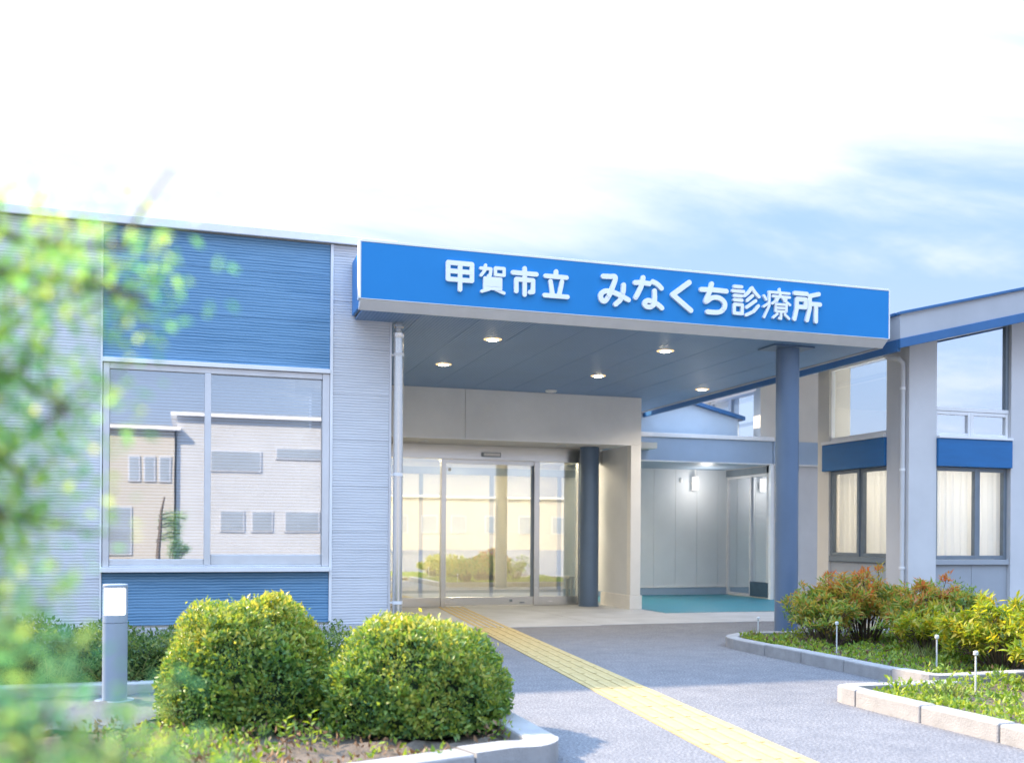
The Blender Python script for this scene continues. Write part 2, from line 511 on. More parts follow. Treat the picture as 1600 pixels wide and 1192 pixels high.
class MB:
    """collects solids given in world coordinates; build() makes ONE mesh object of them"""
    def __init__(s):
        s.v, s.f = [], []

    def add(s, vs, fs):
        b = len(s.v)
        s.v += [tuple(v) for v in vs]
        s.f += [tuple(b + i for i in f) for f in fs]
        return s

    def box(s, x0, x1, y0, y1, z0, z1):
        return s.add([(x0, y0, z0), (x1, y0, z0), (x1, y1, z0), (x0, y1, z0), (x0, y0, z1), (x1, y0, z1), (x1, y1, z1), (x0, y1, z1)],
                     [(0, 3, 2, 1), (4, 5, 6, 7), (0, 1, 5, 4), (1, 2, 6, 5), (2, 3, 7, 6), (3, 0, 4, 7)])

    def prism(s, prof, a, b, axis):
        """closed outline (list of 2D points) pushed from a to b along axis"""
        n = len(prof)
        def P(p, q):
            return (q, p[0], p[1]) if axis == 'X' else ((p[0], q, p[1]) if axis == 'Y' else (p[0], p[1], q))
        vs = [P(p, a) for p in prof] + [P(p, b) for p in prof]
        fs = [tuple(range(n - 1, -1, -1)), tuple(range(n, 2 * n))] + [(i, (i + 1) % n, n + (i + 1) % n, n + i) for i in range(n)]
        return s.add(vs, fs)

    def cyl(s, x, y, z0, z1, r, n=32, r1=None):
        r1 = r if r1 is None else r1
        vs = [(x + r * math.cos(2 * math.pi * i / n), y + r * math.sin(2 * math.pi * i / n), z0) for i in range(n)]
        vs += [(x + r1 * math.cos(2 * math.pi * i / n), y + r1 * math.sin(2 * math.pi * i / n), z1) for i in range(n)]
        return s.add(vs, [tuple(range(n - 1, -1, -1)), tuple(range(n, 2 * n))] + [(i, (i + 1) % n, n + (i + 1) % n, n + i) for i in range(n)])

    def lathe(s, x, y, prof, n=32):
        vs, fs = [], []
        for r, z in prof:
            vs += [(x + r * math.cos(2 * math.pi * i / n), y + r * math.sin(2 * math.pi * i / n), z) for i in range(n)]
        for k in range(len(prof) - 1):
            fs += [(k * n + i, k * n + (i + 1) % n, (k + 1) * n + (i + 1) % n, (k + 1) * n + i) for i in range(n)]
        fs += [tuple(range(n - 1, -1, -1)), tuple((len(prof) - 1) * n + i for i in range(n))]
        return s.add(vs, fs)

    def tube(s, pts, rads, n=6):
        pts = [Vector(p) for p in pts]
        if not hasattr(rads, '__len__'): rads = [rads] * len(pts)
        vs, fs = [], []
        for k, p in enumerate(pts):
            d = (pts[min(k + 1, len(pts) - 1)] - pts[max(k - 1, 0)]).normalized()
            u = d.cross(Vector((0.31, 0.17, 0.93)))
            if u.length < 1e-3: u = d.cross(Vector((1, 0, 0)))
            u.normalize()
            w = d.cross(u)
            vs += [tuple(p + (u * math.cos(2 * math.pi * i / n) + w * math.sin(2 * math.pi * i / n)) * rads[k]) for i in range(n)]
        for k in range(len(pts) - 1):
            fs += [(k * n + i, k * n + (i + 1) % n, (k + 1) * n + (i + 1) % n, (k + 1) * n + i) for i in range(n)]
        fs += [tuple(range(n - 1, -1, -1)), tuple((len(pts) - 1) * n + i for i in range(n))]
        return s.add(vs, fs)

    def build(s, name, mat, parent=None, bevel=0.0, smooth=False, seg=2, base=None):
        o0 = origin(parent) if parent else Vector(base or (0, 0, 0))
        me = bpy.data.meshes.new(name)
        me.from_pydata([(v[0] - o0.x, v[1] - o0.y, v[2] - o0.z) for v in s.v], [], s.f)
        me.update()
        bm = bmesh.new()
        bm.from_mesh(me)
        bmesh.ops.recalc_face_normals(bm, faces=bm.faces)
        bm.to_mesh(me)
        bm.free()
        me.materials.append(MT[mat] if isinstance(mat, str) else mat)
        o = bpy.data.objects.new(name, me)
        COL.objects.link(o)
        if parent: o.parent = parent
        else: o.location = o0
        if smooth:
            me.polygons.foreach_set('use_smooth', [True] * len(me.polygons))
            me.set_sharp_from_angle(angle=R(40))
        if bevel > 0:
            b = o.modifiers.new('bevel', 'BEVEL')
            b.width, b.segments, b.limit_method, b.angle_limit = bevel, seg, 'ANGLE', R(35)
        return o


def quick(name, mat, parent, *box, bevel=0.0):
    return MB().box(*box).build(name, mat, parent, bevel)


def leaves_object(name, mat, parent, P, D, U, L, W, fold=0.25, base=None, kind='stuff'):
    """P leaf bases, D directions, U side vectors (numpy n*3), lengths, widths -> one mesh of pointed folded leaves"""
    n = len(P)
    D = D / np.linalg.norm(D, axis=1)[:, None]
    S = np.cross(D, U)
    S /= (np.linalg.norm(S, axis=1)[:, None] + 1e-9)
    Nn = np.cross(S, D)
    L = np.asarray(L)[:, None]
    W = np.asarray(W)[:, None]
    mid = P + D * L * 0.48
    a = mid + S * W * 0.5 + Nn * W * fold
    b = mid - S * W * 0.5 + Nn * W * fold
    tip = P + D * L - Nn * L * 0.08
    V = np.stack([P, a, tip, b], 1).reshape(-1, 3)
    o0 = origin(parent) if parent else Vector(base or (0, 0, 0))
    V = V - np.array(o0)
    me = bpy.data.meshes.new(name)
    me.vertices.add(4 * n)
    me.vertices.foreach_set('co', V.astype(np.float32).ravel())
    i = np.arange(n) * 4
    tri = np.stack([i, i + 1, i + 2, i, i + 2, i + 3], 1).ravel().astype(np.int32)
    me.loops.add(6 * n)
    me.loops.foreach_set('vertex_index', tri)
    me.polygons.add(2 * n)
    me.polygons.foreach_set('loop_start', (np.arange(2 * n) * 3).astype(np.int32))
    me.update(calc_edges=True)
    me.validate()
    me.materials.append(MT[mat])
    o = bpy.data.objects.new(name, me)
    COL.objects.link(o)
    if parent: o.parent = parent
    else: o.location = o0
    if kind: o['kind'] = kind
    return o


def rvec(n):
    v = rng.normal(size=(n, 3))
    return v / np.linalg.norm(v, axis=1)[:, None]


# ================================================================== THE SETTING
g = MB()
g.add([(-1500, -1500, 0), (1500, -1500, 0), (1500, 1500, 0), (-1500, 1500, 0)], [(0, 1, 2, 3)])
props(g.build('asphalt_ground', 'asphalt'), kind='structure')
slab = thing('entrance_paving', (4.5, 13.0, 0), kind='structure')
for (x0, x1) in ((1.95, 4.92), (4.93, 7.9)):
    quick('concrete_slab', 'slab', slab, x0, x1, 13.41, 15.55, -0.05, 0.006, bevel=0.004)
quick('concrete_slab', 'slab', slab, 1.95, 4.92, 11.74, 13.40, -0.05, 0.006, bevel=0.004)
quick('concrete_slab', 'slab', slab, 4.93, 9.6, 11.82, 13.40, -0.05, 0.006, bevel=0.004)
props(MB().box(6.62, 10.2, 13.42, 17.7, -0.05, 0.010).build('teal_floor', 'teal', base=(8.4, 15.5, 0)), kind='structure')

# tactile guiding path: each tile / bar a piece
tp = thing('tactile_path', (3.3, 9.5, 0), kind='structure')
A, B = Vector((2.66, 3.6)), Vector((3.86, 15.25))
dirv = (B - A).normalized()
nor = Vector((dirv.y, -dirv.x))


def strip_box(mb, s0, s1, w0, w1, z0, z1):
    q = [A + dirv * s0 + nor * w0, A + dirv * s1 + nor * w0, A + dirv * s1 + nor * w1, A + dirv * s0 + nor * w1]
    mb.add([(p.x, p.y, z0) for p in q] + [(p.x, p.y, z1) for p in q], [(0, 3, 2, 1), (4, 5, 6, 7), (0, 1, 5, 4), (1, 2, 6, 5), (2, 3, 7, 6), (3, 0, 4, 7)])


HW = 0.215
s_slab = (11.74 - A.y) / dirv.y
s_end = (B - A).length
k, s0 = 0, 0.0
while s0 < s_slab - 0.05:
    s1 = min(s0 + 0.40, s_slab)
    mb = MB()
    strip_box(mb, s0 + 0.002, s1 - 0.002, -HW, HW, -0.01, 0.006)
    tile = mb.build('tactile_tile', 'yellow2', tp)
    mb = MB()
    for w in (-0.156, -0.052, 0.052, 0.156):
        strip_box(mb, s0 + 0.015, s1 - 0.015, w - 0.017, w + 0.017, 0.006, 0.011)
    mb.build('raised_bar', 'yellow', tile, bevel=0.003)
    s0 = s1
while s0 < s_end - 0.05:
    s1 = min(s0 + 0.40, s_end)
    for w in (-0.17, -0.085, 0.0, 0.085, 0.17):
        mb = MB()
        strip_box(mb, s0 + 0.008, s1 - 0.008, w - 0.024, w + 0.024, 0.004, 0.012)
        mb.build('raised_bar', 'yellow2', tp, bevel=0.003)
    s0 = s1


# ================================================================== CLINIC BUILDING (left block, porch, canopy, passage)
YF = 10.10
clinic = thing('clinic_building', (1.0, 10.1, 0), 'pale grey and blue sided clinic with flat canopy and glass entrance', 'building')
EMPTY_GAP = 0.002


def panels(xa, xb, z0, z1, mat, y0, y1, h=0.455, first=None):
    z = z0
    step = first or h
    while z < z1 - 0.01:
        zt = min(z + step, z1)
        quick('siding_panel', mat, clinic, xa, xb, y0, y1, z, zt - EMPTY_GAP, bevel=0.0015)
        z, step = zt, h


# core behind the siding (closed box with the window hole left open)
core = MB()
core.box(-7.0, -0.76, YF + 0.021, YF + 0.16, 0.0, 3.97).box(1.30, 1.885, YF + 0.021, YF + 0.16, 0.0, 3.97)
core.box(-0.76, 1.30, YF + 0.021, YF + 0.16, 0.0, 0.76).box(-0.76, 1.30, YF + 0.021, YF + 0.16, 2.71, 3.97)
core.box(1.74, 1.885, YF + 0.161, 15.4, 0.0, 3.97).box(-7.0, -6.85, YF + 0.161, 17, 0, 3.97)
core.box(-7.0, 1.885, 17.01, 17.15, 0, 3.97).box(-7.0, 1.885, YF + 0.03, 17.15, 3.971, 4.0)
core.box(-6.84, 1.73, YF + 0.17, 17.0, 0.02, 0.06)
core.build('inner_wall', 'room', clinic)
panels(-7.0, -0.785, 0.225, 3.965, 'grey_siding', YF - 0.012, YF + 0.02)
panels(1.345, 1.905, 0.225, 3.965, 'grey_siding', YF - 0.012, YF + 0.02)
panels(-0.765, 1.315, 2.735, 3.965, 'blue_siding', YF - 0.004, YF + 0.02)
panels(-0.765, 1.315, 0.25, 0.745, 'blue_siding', YF - 0.004, YF + 0.02, h=0.50)
quick('foundation', 'found', clinic, -7.0, 1.90, YF - 0.03, YF + 0.02, -0.05, 0.222, bevel=0.006)
quick('corner_trim', 'alu', clinic, 1.906, 1.93, YF - 0.02, YF + 0.16, 0.225, 3.965, bevel=0.003)
for x0, x1 in ((-0.784, -0.766), (1.316, 1.344)):
    quick('panel_trim', 'white', clinic, x0, x1, YF - 0.028, YF + 0.02, 0.225, 3.965, bevel=0.003)
# roof edge
rf = quick('roof', 'fascia_grey', clinic, -7.1, 1.96, YF - 0.05, 17.2, 4.001, 4.02)
quick('roof_fascia', 'white', rf, -7.1, 1.97, YF - 0.075, YF - 0.045, 3.967, 4.045, bevel=0.006)

# ---- big front window
win = thing('front_window', (0.27, YF, 0.76))
win.parent = clinic
win.location = Vector((0.27, YF, 0.76)) - clinic.location
wf = lambda *b: quick('frame', 'alu', win, *b, bevel=0.004)
quick('head_trim', 'white', win, -0.765, 1.315, YF - 0.045, YF + 0.05, 2.690, 2.733, bevel=0.004)
quick('sill', 'white', win, -0.775, 1.315, YF - 0.07, YF + 0.05, 0.747, 0.795, bevel=0.005)
wf(-0.760, -0.705, YF - 0.02, YF + 0.07, 0.797, 2.688)
wf(1.245, 1.314, YF - 0.02, YF + 0.07, 0.797, 2.688)
wf(-0.704, 1.244, YF - 0.015, YF + 0.07, 2.632, 2.688)
wf(-0.704, 1.244, YF - 0.015, YF + 0.07, 0.797, 0.812)
wf(0.136, 0.196, YF - 0.018, YF + 0.05, 0.813, 2.631)
wf(-0.703, 0.135, YF - 0.004, YF + 0.03, 0.813, 0.868)
wf(0.197, 1.243, YF + 0.012, YF + 0.045, 0.813, 0.912)
quick('pane', 'win_glass', win, -0.703, 0.135, YF + 0.016, YF + 0.022, 0.869, 2.631)
quick('pane', 'win_glass', win, 0.197, 1.243, YF + 0.030, YF + 0.036, 0.913, 2.631)
bl = MB()
z = 0.83
while z < 2.66:
    for xa, xb in ((-0.70, 0.155), (0.175, 1.24)):
        bl.add([(xa, YF + 0.085, z - 0.010), (xb, YF + 0.085, z - 0.010), (xb, YF + 0.098, z + 0.0105), (xa, YF + 0.098, z + 0.0105),
                (xa, YF + 0.0862, z - 0.0106), (xb, YF + 0.0862, z - 0.0106), (xb, YF + 0.0992, z + 0.0099), (xa, YF + 0.0992, z + 0.0099)],
               [(0, 1, 2, 3), (7, 6, 5, 4), (0, 4, 5, 1), (1, 5, 6, 2), (2, 6, 7, 3), (3, 7, 4, 0)])
    z += 0.030
bo = bl.build('blind', 'blind', win)
bo['kind'] = 'stuff'

# ---- canopy over the entrance
can = thing('canopy', (4.4, 9.6, 3.24))
can.parent = clinic
can.location = Vector((4.4, 9.6, 3.24)) - clinic.location
x = 1.56
while x < 7.30:                                               # ribbed soffit boards
    x1 = min(x + 0.58, 7.335)
    quick('soffit_board', 'soffit', can, x, x1 - 0.004, 9.575, 16.0, 3.240, 3.262, bevel=0.0015)
    x = x1
quick('roof_deck', 'fascia_grey', can, 1.55, 7.34, 9.58, 16.0, 3.28, 3.80)
quick('side_trim', 'fascia_grey', can, 7.342, 7.372, 9.56, 16.0, 3.226, 3.83, bevel=0.004)
quick('side_trim', 'sign', can, 1.525, 1.548, 9.56, YF - 0.03, 3.275, 3.80, bevel=0.003)
MB().prism([(9.455, 3.306), (9.56, 3.306), (9.60, 3.232), (9.555, 3.226)], 1.51, 7.36, 'X').build('edge_trim', 'white', can, bevel=0.004)
quick('column_plate', 'column', can, 6.12, 6.64, 9.78, 10.12, 3.222, 3.238, bevel=0.004)

# ---- columns, downpipe
for (cx, cy, r, z1) in ((6.40, 9.95, 0.128, 3.221), (6.08, 15.07, 0.153, 2.53)):
    c = MB().cyl(cx, cy, 0.0, z1, r, 40).build('entrance_column', 'column', clinic, smooth=True)
    MB().cyl(cx, cy, 0.0, 0.03, r + 0.012, 40).build('collar', 'column', c, smooth=True)
dp = MB().cyl(1.995, 10.06, 0.0, 3.10, 0.049, 24).build('downpipe', 'steel', clinic, smooth=True)
MB().lathe(1.995, 10.06, [(0.049, 3.08), (0.056, 3.10), (0.056, 3.13), (0.036, 3.15), (0.036, 3.18), (0.052, 3.19), (0.052, 3.215), (0.03, 3.225), (0.03, 3.24)], 24).build('pipe_head', 'steel', dp, smooth=True)
for zz in (0.42, 1.7, 2.9):
    MB().cyl(1.995, 10.06, zz, zz + 0.03, 0.0525, 24).box(1.92, 1.955, 10.075, 10.105, zz + 0.005, zz + 0.022).build('pipe_clip', 'white', dp)

# ---- porch (deep portal round the doors)
por = thing('porch', (4.3, 14.25, 0))
por.parent = clinic
por.location = Vector((4.3, 14.25, 0)) - clinic.location
for xa, xb in ((1.90, 3.806), (3.812, 6.60)):
    quick('lintel_panel', 'portal', por, xa, xb, 14.25, 14.39, 2.518, 3.238, bevel=0.003)
quick('side_frame', 'portal', por, 6.432, 6.60, 14.252, 14.39, 0.22, 2.516, bevel=0.004)
quick('side_wall', 'recess', por, 6.434, 6.598, 14.392, 15.55, 0.22, 2.516)
quick('skirting', 'portal', por, 6.418, 6.622, 14.236, 15.40, 0.0, 0.216, bevel=0.006)
quick('ceiling', 'portal', por, 1.90, 6.43, 14.392, 15.60, 2.535, 2.56)
for cx in (3.35, 5.55):
    MB().cyl(cx, 14.95, 2.522, 2.534, 0.075, 24).build('ceiling_vent', 'alu', por)
quick('edge_bead', 'white', por, 1.90, 6.432, 14.244, 14.249, 2.506, 2.530)

# ---- automatic door
YD = 15.40
dr = thing('automatic_door', (4.5, YD, 0))
dr.parent = clinic
dr.location = Vector((4.5, YD, 0)) - clinic.location
quick('header', 'steel', dr, 1.95, 6.43, YD - 0.03, YD + 0.12, 2.305, 2.533, bevel=0.004)
quick('sensor', 'dark_alu', dr, 4.375, 4.69, YD - 0.058, YD - 0.031, 2.352, 2.425, bevel=0.005)
quick('sensor_window', 'white', dr, 4.405, 4.675, YD - 0.064, YD - 0.059, 2.368, 2.410)
for xa, xb in ((3.735, 3.815), (5.262, 5.352), (6.012, 6.06)):
    quick('post', 'steel', dr, xa, xb, YD - 0.02, YD + 0.10, 0.006, 2.304, bevel=0.004)
quick('bottom_rail', 'steel', dr, 1.95, 3.734, YD, YD + 0.06, 0.006, 0.150, bevel=0.004)
quick('bottom_rail', 'steel', dr, 5.353, 6.011, YD, YD + 0.06, 0.006, 0.150, bevel=0.004)
quick('pane', 'door_glass', dr, 1.95, 3.734, YD + 0.025, YD + 0.033, 0.151, 2.303)
quick('pane', 'door_glass', dr, 5.353, 6.011, YD + 0.025, YD + 0.033, 0.151, 2.303)
quick('door_rail', 'steel', dr, 3.816, 5.261, YD + 0.005, YD + 0.045, 0.014, 0.150, bevel=0.004)
quick('door_rail', 'steel', dr, 3.816, 5.261, YD + 0.005, YD + 0.045, 2.235, 2.303, bevel=0.004)
quick('door_stile', 'dark_alu', dr, 5.215, 5.261, YD + 0.007, YD + 0.043, 0.151, 2.234, bevel=0.003)
quick('pane', 'door_glass', dr, 3.816, 5.214, YD + 0.021, YD + 0.029, 0.151, 2.234)
quick('lock', 'dark_alu', dr, 4.86, 4.91, YD - 0.001, YD + 0.004, 0.07, 0.105)
quick('door_label', 'stone_dark', dr, 5.03, 5.11, YD - 0.001, YD + 0.004, 0.05, 0.062)
quick('door_sticker', 'white', dr, 3.85, 3.90, YD + 0.016, YD + 0.019, 2.12, 2.17)
# vestibule behind the glass
ves = MB().box(1.9, 7.4, 20.0, 20.1, 0, 2.6).box(1.75, 1.9, 15.55, 20.1, 0, 2.6).box(7.4, 7.5, 17.8, 20.1, 0, 2.6).box(1.75, 7.5, 15.56, 20.1, 2.6, 2.7)
ves.build('vestibule_wall', 'room', clinic)
quick('vestibule_floor', 'room_dark', clinic, 1.9, 7.4, 15.57, 20.0, -0.02, 0.008)
for cx in (2.6, 3.9, 5.2, 6.5):
    quick('inner_post', 'dark_alu', clinic, cx - 0.03, cx + 0.03, 17.55, 17.62, 0.009, 2.2)
quick('inner_header', 'dark_alu', clinic, 1.9, 7.39, 17.54, 17.63, 2.201, 2.33)
for xa in (2.6, 4.2, 5.8):  # unseen panels, added to brighten and warm the view through the doors
    quick('light_panel', 'vestibule_fill', clinic, xa, xa + 0.9, 16.3, 16.6, 2.57, 2.595)
    quick('light_panel', 'vestibule_fill', clinic, xa, xa + 0.9, 18.6, 18.9, 2.57, 2.595)
for xa in (2.2, 6.1):
    sb = MB().box(xa, xa + 0.9, 16.0, 16.3, 0.40, 0.44)
    for q in (0.05, 0.81):
        sb.box(xa + q, xa + q + 0.04, 16.02, 16.06, 0.009, 0.40).box(xa + q, xa + q + 0.04, 16.24, 16.28, 0.009, 0.40)
    sb.build('vestibule_bench', 'alu', clinic)

# ---- covered passage to the right of the porch
pas = thing('passage', (8.3, 15.9, 0))
pas.parent = clinic
pas.location = Vector((8.3, 15.9, 0)) - clinic.location
quick('cap_trim', 'white', pas, 6.605, 9.95, 15.87, 16.05, 2.832, 2.905, bevel=0.005)
quick('fascia', 'corridor', pas, 6.605, 9.93, 15.895, 15.95, 2.435, 2.828, bevel=0.003)
quick('lower_bead', 'white', pas, 6.605, 9.93, 15.888, 15.96, 2.412, 2.432, bevel=0.003)
quick('ceiling', 'corridor', pas, 6.605, 9.93, 15.962, 17.7, 2.415, 2.428)
quick('flat_roof', 'fascia_grey', pas, 6.605, 9.66, 15.96, 17.8, 2.77, 2.80)
x = 6.605
while x < 10.0:
    x1 = min(x + 0.455, 10.02)
    quick('wall_panel', 'recess', pas, x, x1 - 0.004, 17.60, 17.70, 0.17, 2.414, bevel=0.002)
    x = x1
quick('skirting', 'corridor', pas, 6.605, 10.02, 17.585, 17.70, 0.011, 0.15, bevel=0.004)
quick('skirting_bead', 'white', pas, 6.605, 10.02, 17.575, 17.70, 0.151, 0.168)
quick('corner_post', 'white', pas, 9.885, 9.945, 15.875, 15.95, 0.011, 2.411, bevel=0.004)
# low gable standing on the passage roof
gb = MB().prism([(6.65, 2.80), (9.40, 2.80), (9.40, 3.24), (8.42, 3.475), (6.65, 3.05)], 16.20, 16.35, 'Y').build('roof_gable', 'gable', clinic)
MB().prism([(8.42, 3.478), (9.52, 3.214), (9.52, 3.284), (8.42, 3.548)], 16.14, 17.6, 'Y').build('gable_verge', 'fascia_blue', gb, bevel=0.004)
MB().prism([(6.60, 3.04), (8.419, 3.478), (8.419, 3.548), (6.60, 3.11)], 16.14, 17.6, 'Y').build('gable_verge', 'fascia_blue', gb, bevel=0.004)

# ================================================================== SIGN
sign = thing('clinic_sign', (4.43, 9.45, 3.31), 'long blue sign with raised white Japanese lettering along the canopy edge', 'sign')
quick('panel', 'sign', sign, 1.515, 7.355, 9.450, 9.500, 3.315, 3.838)
quick('edge_frame', 'white', sign, 1.496, 1.514, 9.446, 9.556, 3.310, 3.852, bevel=0.003)
quick('edge_frame', 'white', sign, 7.356, 7.372, 9.446, 9.556, 3.310, 3.852, bevel=0.003)
quick('edge_frame', 'white', sign, 1.515, 7.355, 9.446, 9.60, 3.839, 3.862, bevel=0.003)
quick('edge_frame', 'white', sign, 1.515, 7.355, 9.449, 9.555, 3.308, 3.314)


def smooth_line(pts, n=5):
    if len(pts) < 3: return pts
    out = []
    for i in range(len(pts) - 1):
        p0, p1, p2, p3 = pts[max(i - 1, 0)], pts[i], pts[i + 1], pts[min(i + 2, len(pts) - 1)]
        for k in range(n):
            t = k / n
            out.append(tuple(0.5 * (2 * b + (c - a) * t + (2 * a - 5 * b + 4 * c - d) * t * t + (3 * b - a - 3 * c + d) * t ** 3) for a, b, c, d in zip(p0, p1, p2, p3)))
    return out + [pts[-1]]


H_ = 'h'      # smooth strokes
GLYPHS = [
    # (weight, smooth, strokes)
    (0.13, 0, [[(.06, .95), (.94, .95), (.94, .37), (.06, .37), (.06, .95)], [(.06, .66), (.94, .66)], [(.5, .95), (.5, .03)]]),
    (0.095, 0, [[(.05, .85), (.43, .85), (.41, .63), (.34, .60)], [(.23, .97), (.20, .78), (.06, .60)], [(.60, .90), (.93, .90), (.93, .66), (.60, .66), (.60, .90)],
               [(.20, .51), (.80, .51), (.80, .16), (.20, .16), (.20, .51)], [(.20, .395), (.80, .395)], [(.20, .28), (.80, .28)], [(.37, .13), (.09, .03)], [(.63, .13), (.93, .03)]]),
    (0.13, 0, [[(.5, .98), (.5, .04)], [(.05, .80), (.95, .80)], [(.18, .14), (.18, .57), (.82, .57), (.82, .16), (.70, .14)]]),
    (0.13, 0, [[(.5, .97), (.5, .80)], [(.09, .78), (.91, .78)], [(.28, .60), (.36, .16)], [(.73, .62), (.63, .16)], [(.05, .08), (.95, .08)]]),
    (0.125, 1, [[(.13, .90), (.34, .91), (.52, .90), (.44, .60), (.30, .28), (.18, .12), (.07, .17), (.06, .33), (.20, .44), (.42, .43), (.66, .35), (.95, .22)], [(.79, .68), (.77, .42), (.68, .20), (.53, .05)]]),
    (0.125, 1, [[(.06, .79), (.30, .81), (.52, .79)], [(.32, .97), (.26, .70), (.08, .32)], [(.64, .87), (.80, .80), (.93, .68)], [(.70, .58), (.70, .22), (.60, .07), (.44, .06), (.37, .15), (.46, .25), (.64, .23), (.82, .15), (.95, .05)]]),
    (0.135, 0, [[(.76, .95), (.20, .51), (.82, .05)]]),
    (0.125, 1, [[(.06, .76), (.50, .78), (.93, .77)], [(.42, .97), (.34, .70), (.22, .38), (.44, .52), (.68, .53), (.87, .39), (.84, .18), (.64, .06), (.28, .05)]]),
    (0.092, 0, [[(.10, .96), (.36, .96)], [(.04, .81), (.43, .81)], [(.10, .66), (.37, .66)], [(.10, .52), (.37, .52)], [(.10, .37), (.38, .37), (.38, .08), (.10, .08), (.10, .37)],
                [(.72, .96), (.60, .80), (.46, .68)], [(.72, .96), (.84, .80), (.97, .68)], [(.74, .70), (.55, .53)], [(.85, .54), (.53, .30)], [(.95, .38), (.78, .18), (.52, .05)]]),
    (0.072, 0, [[(.60, 1.0), (.60, .90)], [(.22, .88), (.96, .88)], [(.24, .88), (.23, .42), (.05, .03)], [(.04, .74), (.12, .62)], [(.03, .38), (.21, .50)],
                [(.36, .75), (.97, .75)], [(.63, .82), (.52, .64), (.33, .50)], [(.70, .74), (.80, .62), (.98, .50)], [(.47, .66), (.51, .60)], [(.84, .67), (.79, .61)],
                [(.47, .49), (.85, .49), (.85, .26), (.47, .26), (.47, .49)], [(.47, .375), (.85, .375)], [(.66, .26), (.66, .02), (.59, .03)], [(.52, .17), (.38, .04)], [(.80, .17), (.95, .04)]]),
    (0.115, 0, [[(.05, .92), (.49, .92)], [(.13, .73), (.45, .73), (.45, .47), (.13, .47)], [(.13, .73), (.12, .40), (.04, .05)], [(.93, .95), (.60, .86), (.60, .45), (.50, .04)], [(.60, .60), (.98, .60)], [(.83, .60), (.83, .02)]]),
]
place = [(2.325 + 0.326 * i, 3.452, 0.268, 0.272) for i in range(4)] + [(3.895 + 0.3725 * i, 3.425, 0.335, 0.318) for i in range(7)]
for (wt, sm, strokes), (lx, lz, w, h) in zip(GLYPHS, place):
    mb = MB()
    kk = 0
    r = wt * h * 0.5 * (1.26 if wt > 0.1 else 1.2)
    for st in strokes:
        pts = smooth_line(st) if sm else st
        pts = [(lx + p[0] * w, lz + p[1] * h) for p in pts]
        for i, p in enumerate(pts):
            yb = 9.423 - 0.00012 * (kk % 40)
            kk += 1
            mb.prism([(p[0] + r * math.cos(2 * math.pi * q / 14), p[1] + r * math.sin(2 * math.pi * q / 14)) for q in range(14)], yb, 9.4495, 'Y')
            if i + 1 < len(pts):
                q = pts[i + 1]
                d = math.hypot(q[0] - p[0], q[1] - p[1])
                if d < 1e-6: continue
                nx, nz_ = -(q[1] - p[1]) / d * r, (q[0] - p[0]) / d * r
                yb = 9.423 - 0.00012 * (kk % 40)
                kk += 1
                mb.prism([(p[0] + nx, p[1] + nz_), (p[0] - nx, p[1] - nz_), (q[0] - nx, q[1] - nz_), (q[0] + nx, q[1] + nz_)], yb, 9.4495, 'Y')
    mb.build('sign_character', 'letter', sign)

# ================================================================== DOWNLIGHTS
DL = [((3.13, 10.58), 'lit downlight in the canopy soffit, front row, nearest the grey wall'),
      ((3.01, 12.32), 'lit downlight in the canopy soffit, rear row, nearest the downpipe'),
      ((5.19, 10.57), 'lit downlight in the canopy soffit, front row, nearest the free-standing blue column'),
      ((5.16, 12.50), 'lit downlight in the canopy soffit, middle one of the rear row'),
      ((7.03, 13.12), 'lit downlight in the canopy soffit at the edge beside the side wing')]
for (cx, cy), lab in DL:
    t = thing('downlight', (cx, cy, 3.24), lab, 'downlight', 'downlights in the canopy soffit')
    MB().lathe(cx, cy, [(0.066, 3.239), (0.100, 3.239), (0.100, 3.235), (0.070, 3.231), (0.066, 3.232)], 32).build('trim_ring', 'lamp_halo', t, smooth=True)
    MB().lathe(cx, cy, [(0.064, 3.233), (0.060, 3.2285), (0.042, 3.2255), (0.020, 3.224), (0.002, 3.2235)], 28).build('lens', 'lamp', t, smooth=True)
    ld = bpy.data.lights.new('downlight_beam', 'SPOT')
    ld.energy, ld.color, ld.spot_size, ld.spot_blend, ld.shadow_soft_size = 30.0, (1.0, 0.88, 0.70), R(150), 0.6, 0.05
    lo = bpy.data.objects.new('downlight_beam', ld)
    COL.objects.link(lo)
    lo.parent = t
    lo.location = (0, 0, -0.03)
props(MB().lathe(5.03, 13.98, [(0.085, 3.239), (0.085, 3.222), (0.070, 3.212), (0.01, 3.209)], 28).build('ceiling_detector', 'lamp_off', smooth=True, base=(5.03, 13.98, 3.239)),
      'unlit white disc on the soffit close to the porch lintel', 'detector')

# lamp on the passage wall
t = thing('wall_lamp', (9.24, 17.5, 2.0), 'small white cylinder lamp hanging on the passage wall', 'lamp')
MB().cyl(9.24, 17.49, 2.01, 2.27, 0.062, 24).build('lamp_body', 'wall_glow', t, bevel=0.01, smooth=True)
ld = bpy.data.lights.new('passage_fill_light', 'POINT')  # fill light for the passage, added out in front of the lamp body
ld.energy, ld.color, ld.shadow_soft_size = 3.0, (1.0, 0.95, 0.88), 0.10
lo = bpy.data.objects.new('passage_fill_light', ld)
COL.objects.link(lo)
lo.parent = t
lo.location = (0, -0.45, 0.05)
MB().cyl(9.24, 17.49, 2.275, 2.41, 0.011, 10).build('stem', 'white', t)
MB().box(9.20, 9.28, 17.553, 17.598, 2.08, 2.2).build('bracket', 'white', t)
props(MB().lathe(8.98, 17.585, [(0.028, 2.16), (0.03, 2.19), (0.028, 2.23), (0.01, 2.25)], 16).build('intercom_button', 'white', smooth=True, base=(8.98, 17.585, 2.16)),
      'tiny white knob on the passage wall beside the hanging lamp', 'knob')

